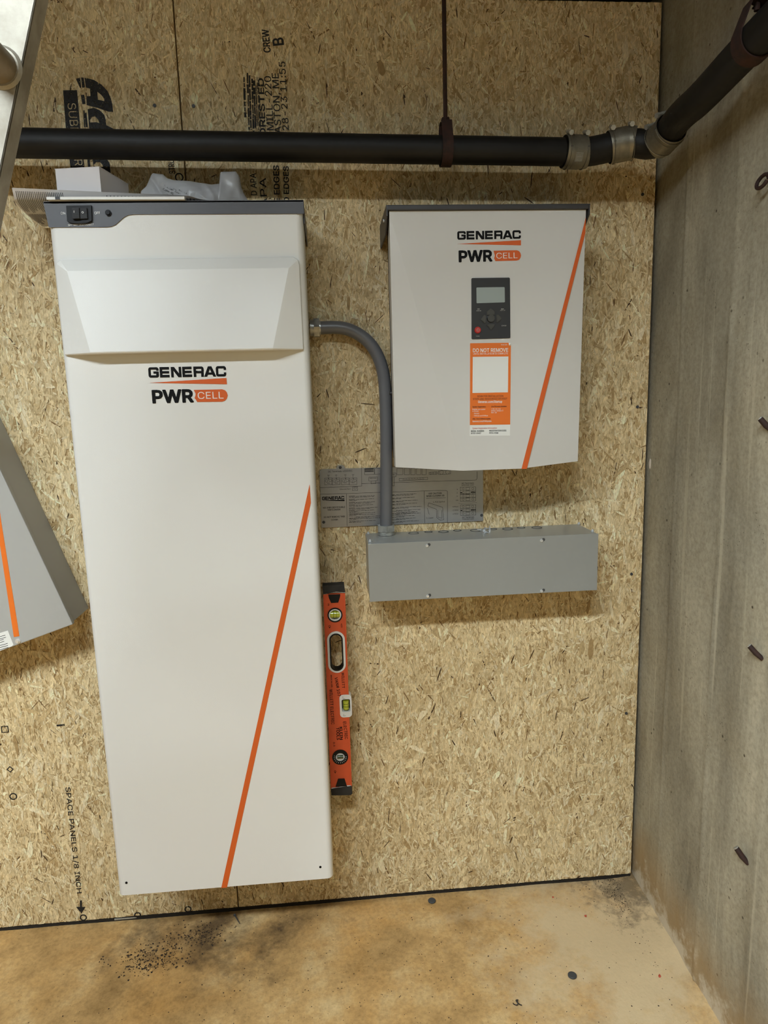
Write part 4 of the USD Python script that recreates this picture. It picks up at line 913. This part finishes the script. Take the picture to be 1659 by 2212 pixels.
for s, a_, b_, c_ in (('Product Name: A', (395, 372), (650, 500), (405, 345)), ('Number: 2024', (308, 362), (560, 490), (322, 335)), ('Color: CL', (300, 405), (455, 490), (312, 378)), ('Size:', (292, 448), (370, 490), (302, 422)), ('APN# 200', (785, 450), (985, 395), (780, 420))):
    bt.append(PGt.text(s, zb(*a_), zb(*b_), zb(*c_), h=.0003))
mm = cat(bt); vv = np.array(mm.vertices)
ix = np.clip(((vv[:, 0]-mx)/(Mx-mx)*(nx-1)).round().astype(int), 0, nx-1)
tt = np.clip((vv[:, 2]-TZ-.0012)/(np.maximum(top_[ix, 0], TZ+.002)-TZ-.0012), 0, 1); jx = np.clip((tt*(nz-1)).round().astype(int), 0, nz-1)
vv[:, 1] = V1[ix, jx, 1] - .0012 + (vv[:, 1]-vv[:, 1].max())
part(t, 'lettering', trimesh.Trimesh(vv, mm.faces, process=False), M['ink'], smooth=False)

# ------------------------------------------------------------------ grey cabinet hanging crooked on the left
th = math.radians(18.1); eu = np.array([math.cos(th), 0, math.sin(th)]); ev = np.array([-math.sin(th), 0, math.cos(th)])
brc = np.array([-.0868, 0, .9812]); GW, GH, GD = .46, .72, .137
gc = thing('grey_cabinet', 'grey steel cabinet hanging crooked on the wall at the left edge', 'electrical cabinet', tuple(brc+[-.2, 0, 0]))
def gbox(u0, u1, v0, v1, d0, d1, b_=0.0):
    m = box(u0, u1, v0, v1, 0, 1, 0) if 0 else box(u0, u1, v0, v1, d0, d1, b_); return frame_to(m, brc, eu, ev, np.array([0, -1.0, 0]))
part(gc, 'cabinet_body', gbox(-GW+.003, -.003, .004, GH-.004, .0034, GD-.016, .001), M['grey_cab'], smooth=False)
dr = part(gc, 'door', gbox(-GW, 0, 0, GH, GD-.0155, GD, .002), M['grey_cab'], smooth=False)
PGc = Plane((0, -GD-.0002, 0))
part(gc, 'stripe', PGc.up(PGc.poly([(-40, 905), (-24, 905), (2, 1122), (42, 1374), (30, 1376), (-4, 1150)]), .0005), M['label_orange'], smooth=False)
c = PGc.pt(39, 1384.5); part(gc, 'screw', cat([cyl(c, c+[0, -.002, 0], .0068, 20), cyl(c+[0, -.002, 0], c+[0, -.005, 0], .0048, 20, .0038)]), M['steel'])
part(gc, 'data_label', PGc.up(PGc.poly([(-60, 1385), (17, 1362), (29, 1392), (26, 1396), (-50, 1425)]), .0004), M['paper_white'], smooth=False)
g = random.Random(2); dl = []
for k in range(7):
    y = 1370+k*4.4; x = -3; e_ = 12+k*1.6
    dl.append(PGc.line([(x-30, y+(e_-x+30)*.3), (e_*g.uniform(.5, 1), y+2)], .0011))
part(gc, 'data_label_print', PGc.up(unary_union(dl).intersection(PGc.poly([(-60, 1385), (17, 1362), (29, 1392), (26, 1396), (-50, 1425)])), .0003, .0004), M['ink'], smooth=False)

# ------------------------------------------------------------------ ladder at the upper left, close to the camera
LYB = -.93
foot = np.array([-.4075, LYB, FZ]); axis = np.array([.3135, 0, .9496]); perp = np.array([axis[2], 0, -axis[0]])
PLd = Plane((0, LYB, 0))
edge = PLd.pt(77, 0); k0 = (edge-foot)@axis; off = (edge-foot)@perp      # right-hand front edge of the rail
lad = thing('ladder', 'paint-smeared aluminium ladder leaning at the upper left, near the camera', 'ladder', tuple(foot+perp*(off-.045)))
RW = .106
def lbox(a0, a1, s0, s1, y0, y1):
    m = box(s0, s1, y0, y1, a0, a1, .0012); T = np.eye(4); T[:3, 0] = perp; T[:3, 1] = (0, 1, 0); T[:3, 2] = axis; T[:3, 3] = [foot[0], 0, foot[2]]; m.apply_transform(T); return m
a_top = (2.93-FZ)/axis[2]; a_bot = .02
def rail(y, s):
    w0, w1 = off-RW, off
    return cat([lbox(a_bot, a_top, w0, w1, min(y, y+s*.004), max(y, y+s*.004)), lbox(a_bot, a_top, w1-.003, w1, min(y, y+s*.032), max(y, y+s*.032)), lbox(a_bot, a_top, w0, w0+.003, min(y, y+s*.032), max(y, y+s*.032))])
part(lad, 'rail', rail(LYB, 1), M['ladder'], smooth=False)
part(lad, 'rail', rail(LYB-.40, -1), M['ladder'], smooth=False)
rung_c = PLd.pt(2, 146); ar0 = (rung_c-foot)@axis
base = ar0 % .305
for k in range(9):
    a_ = base+.305*k
    if a_ < a_top-.05:
        c = np.array([foot[0], 0, foot[2]])+axis*a_+perp*((rung_c-foot)@perp)
        rg = part(lad, 'rung', tube([c+[0, LYB+.006, 0], c+[0, LYB-.20, 0], c+[0, LYB-.406, 0]], .0205, 24), M['ladder_rung'])
        
        for y0, y1 in ((-.0005, -.004), (-.3995, -.396)): part(rg, 'rung_collar', cyl(c+[0, LYB+y0, 0], c+[0, LYB+y1, 0], .0265, 24, .0230), M['ladder'])
for y in (LYB, LYB-.40):
    part(lad, 'foot', lbox(-.0, .05, off-RW-.004, off+.004, y-.004 if y == LYB else y-.036, y+.036 if y == LYB else y+.004), M['rubber'], smooth=False)

# ------------------------------------------------------------------ old form ties in the concrete wall
def on_wall(px, py):
    d_ = ray(px, py); t_ = (1.531+.04*EYE[1]-EYE[0])/(d_[0]-.04*d_[1]); return EYE+d_*t_
def tie(px, py, px2, py2, label, ring=False, r=.006):
    c = on_wall(px, py); c[0] += .004
    t = thing('form_tie', label, 'form tie', tuple(c), 'old form ties in the concrete wall')
    if ring:
        a_ = np.linspace(0.5, 2*np.pi-.2, 22); cc = c+np.array([-.020, -.016, 0])
        part(t, 'loop', tube([cc+np.array([.010*math.sin(x)*.4, -.017*math.cos(x), .0125*math.sin(x)]) for x in a_], .0038, 10), M['rust'])
        part(t, 'stub', tube([c+np.array([.004, -.030, 0]), c+np.array([-.018, -.030, .004])], .0042, 10), M['rust'])
    else:
        e = on_wall(px2, py2); e[0] += .002; tip = c+np.array([-.022, -.006, .004])
        part(t, 'stub', tube([e, e*.55+tip*.45+np.array([-.002, 0, 0]), tip], [r*.8, r, r*.95], 12), M['rust'])
        part(t, 'cut_end', cyl(tip, tip+(tip-e)/np.linalg.norm(tip-e)*.002, r*.98, 12), M['zinc'])
tie(1652, 397, 0, 0, 'rusty wire loop sticking out of the concrete wall', True)
tie(1632, 1396, 1646, 1424, 'crusted rusty stub with a round cut end in the concrete wall')
tie(1603, 1830, 1615, 1866, 'smooth brown stub low on the concrete wall', r=.0065)
tie(1656, 908, 1668, 932, 'dark stub half way up the concrete wall at the picture edge')
c = on_wall(1404, 1002)
pm = trimesh.creation.icosphere(subdivisions=2, radius=1); v = np.array(pm.vertices)*[.002, .006, .016]; v *= 1+.5*(meshkit.fbm(v*160, 3, 2)[:, None]-.5); pm.vertices = v+c
single('plaster_dab', pm, M['plaster'], 'small white plaster dab on the concrete wall beside the board edge', 'plaster')

# ------------------------------------------------------------------ floor litter
def fl(px, py): 
    d_ = ray(px, py); return EYE+d_*((FZ-EYE[2])/d_[2])
for px, py, lab in ((932.5, 1946, 'black steel knockout disc on the floor close to the board wall'), (1235, 2107, 'black steel knockout disc on the floor farther from the board wall')):
    c = fl(px, py)+[0, 0, .003]; c[1] -= .004
    single('knockout_disc', cat([cyl(c, c+[0, 0, .0022], .0118, 28), cyl(c+[0, 0, .0022], c+[0, 0, .0030], .0112, 28, .0100)]), M['slug'], lab, 'metal disc', 'knockout discs on the floor')
for (px, py), lab in zip(((1193, 1939), (1264, 1980), (1425, 2110)), ('red plastic chip on the floor nearest the board wall', 'red plastic chip in the middle of the three on the floor', 'red plastic chip on the floor nearest the camera')):
    c = fl(px, py)+[0, 0, .003]; single('red_chip', trimesh.convex.convex_hull(c+np.random.default_rng(int(px)).normal(0, 1, (9, 3))*[.0028, .0028, .0010]), M['chip'], lab, 'plastic chip', 'red plastic chips')
c = fl(1117, 2172)+[0, 0, .004]
single('wire_clip', tube(spline([c+np.array(p)*.001 for p in ((-9, 4, 0), (-4, -3, 1), (0, -4, 3), (2, 3, 8), (4, 9, 3), (1, 11, 1), (7, -2, 0), (11, -5, 1))], 6), .0013, 8), M['wire'], 'bent black wire clip lying on the floor', 'wire clip')
a_ = fl(248, 1989)+[0, 0, .006]; b_ = fl(296, 1984)+[0, 0, .006]
pp = [a_+(b_-a_)*k/40 for k in range(41)]
single('threaded_stud', tube(pp, [.0034+.0008*(k % 2) for k in range(41)], 12), M['zinc'], 'shiny threaded stud lying at the foot of the board wall', 'threaded stud', smooth=False)
a_ = fl(508, 1980)+[0, 0, .004]; b_ = fl(518, 1998)+[0, 0, .004]
t = thing('dropped_screw', 'dark wood screw lying on the floor under the cabinet corner', 'screw', tuple(a_))
part(t, 'shank', cyl(a_, b_, .0022, 10, .0008), M['slug']); part(t, 'head', cyl(a_-(b_-a_)/np.linalg.norm(b_-a_)*.003, a_, .0046, 12, .0024), M['slug'])
def grit(n_, cx, cy_, sx, sy_, s0, s1, seed, keep_off=None):
    g_ = np.random.default_rng(seed); ms = []
    base = trimesh.convex.convex_hull(np.array([(1, 0, -.4), (-.5, .9, -.3), (-.6, -.8, -.3), (.1, .1, .7), (.7, .6, .2)])); bv, bf = np.array(base.vertices), np.array(base.faces)
    V, Fc = [], []
    for k in range(n_):
        x, y = g_.normal(cx, sx), g_.normal(cy_, sy_)
        if x > WX(y)-.004 or y > -.001 or (keep_off and keep_off[0] < x < keep_off[1] and keep_off[2] < y < keep_off[3]): continue
        s_ = s0*(s1/s0)**g_.random(); an = g_.uniform(0, 6.28); R_m = np.array([[math.cos(an), -math.sin(an), 0], [math.sin(an), math.cos(an), 0], [0, 0, 1]])
        V.append((bv*g_.uniform(.6, 1.3, 3)*s_)@R_m.T+[x, y, FZ+s_*.25+.0005]); Fc.append(bf+len(bv)*(len(V)-1))
    return (np.vstack(V), np.vstack(Fc))
c = fl(330, 2070); c2_ = fl(430, 2020)
m1, m2 = grit(420, c[0], c[1], .055, .030, .0008, .0036, 1), grit(260, c2_[0], c2_[1], .045, .025, .0008, .0032, 2)
hv = np.vstack([m1[0], m2[0]]); HEAP = (hv[:, 0].min()-.01, hv[:, 0].max()+.01, hv[:, 1].min()-.01, hv[:, 1].max()+.01)
single('dirt_heap', cat([m1, m2]), M['grit'], 'scatter of dark dirt and grit swept below the battery cabinet', 'dirt', kind='stuff', smooth=False)
single('floor_grit', cat([grit(1500, .75, -.32, .60, .24, .0005, .0022, 3, HEAP), grit(1500, WX(-.1)-.045, -.07, .040, .10, .0006, .0022, 5)]), M['grit'], 'fine dark grit scattered over the whole floor, thickest in the corner', 'grit', kind='stuff', smooth=False)
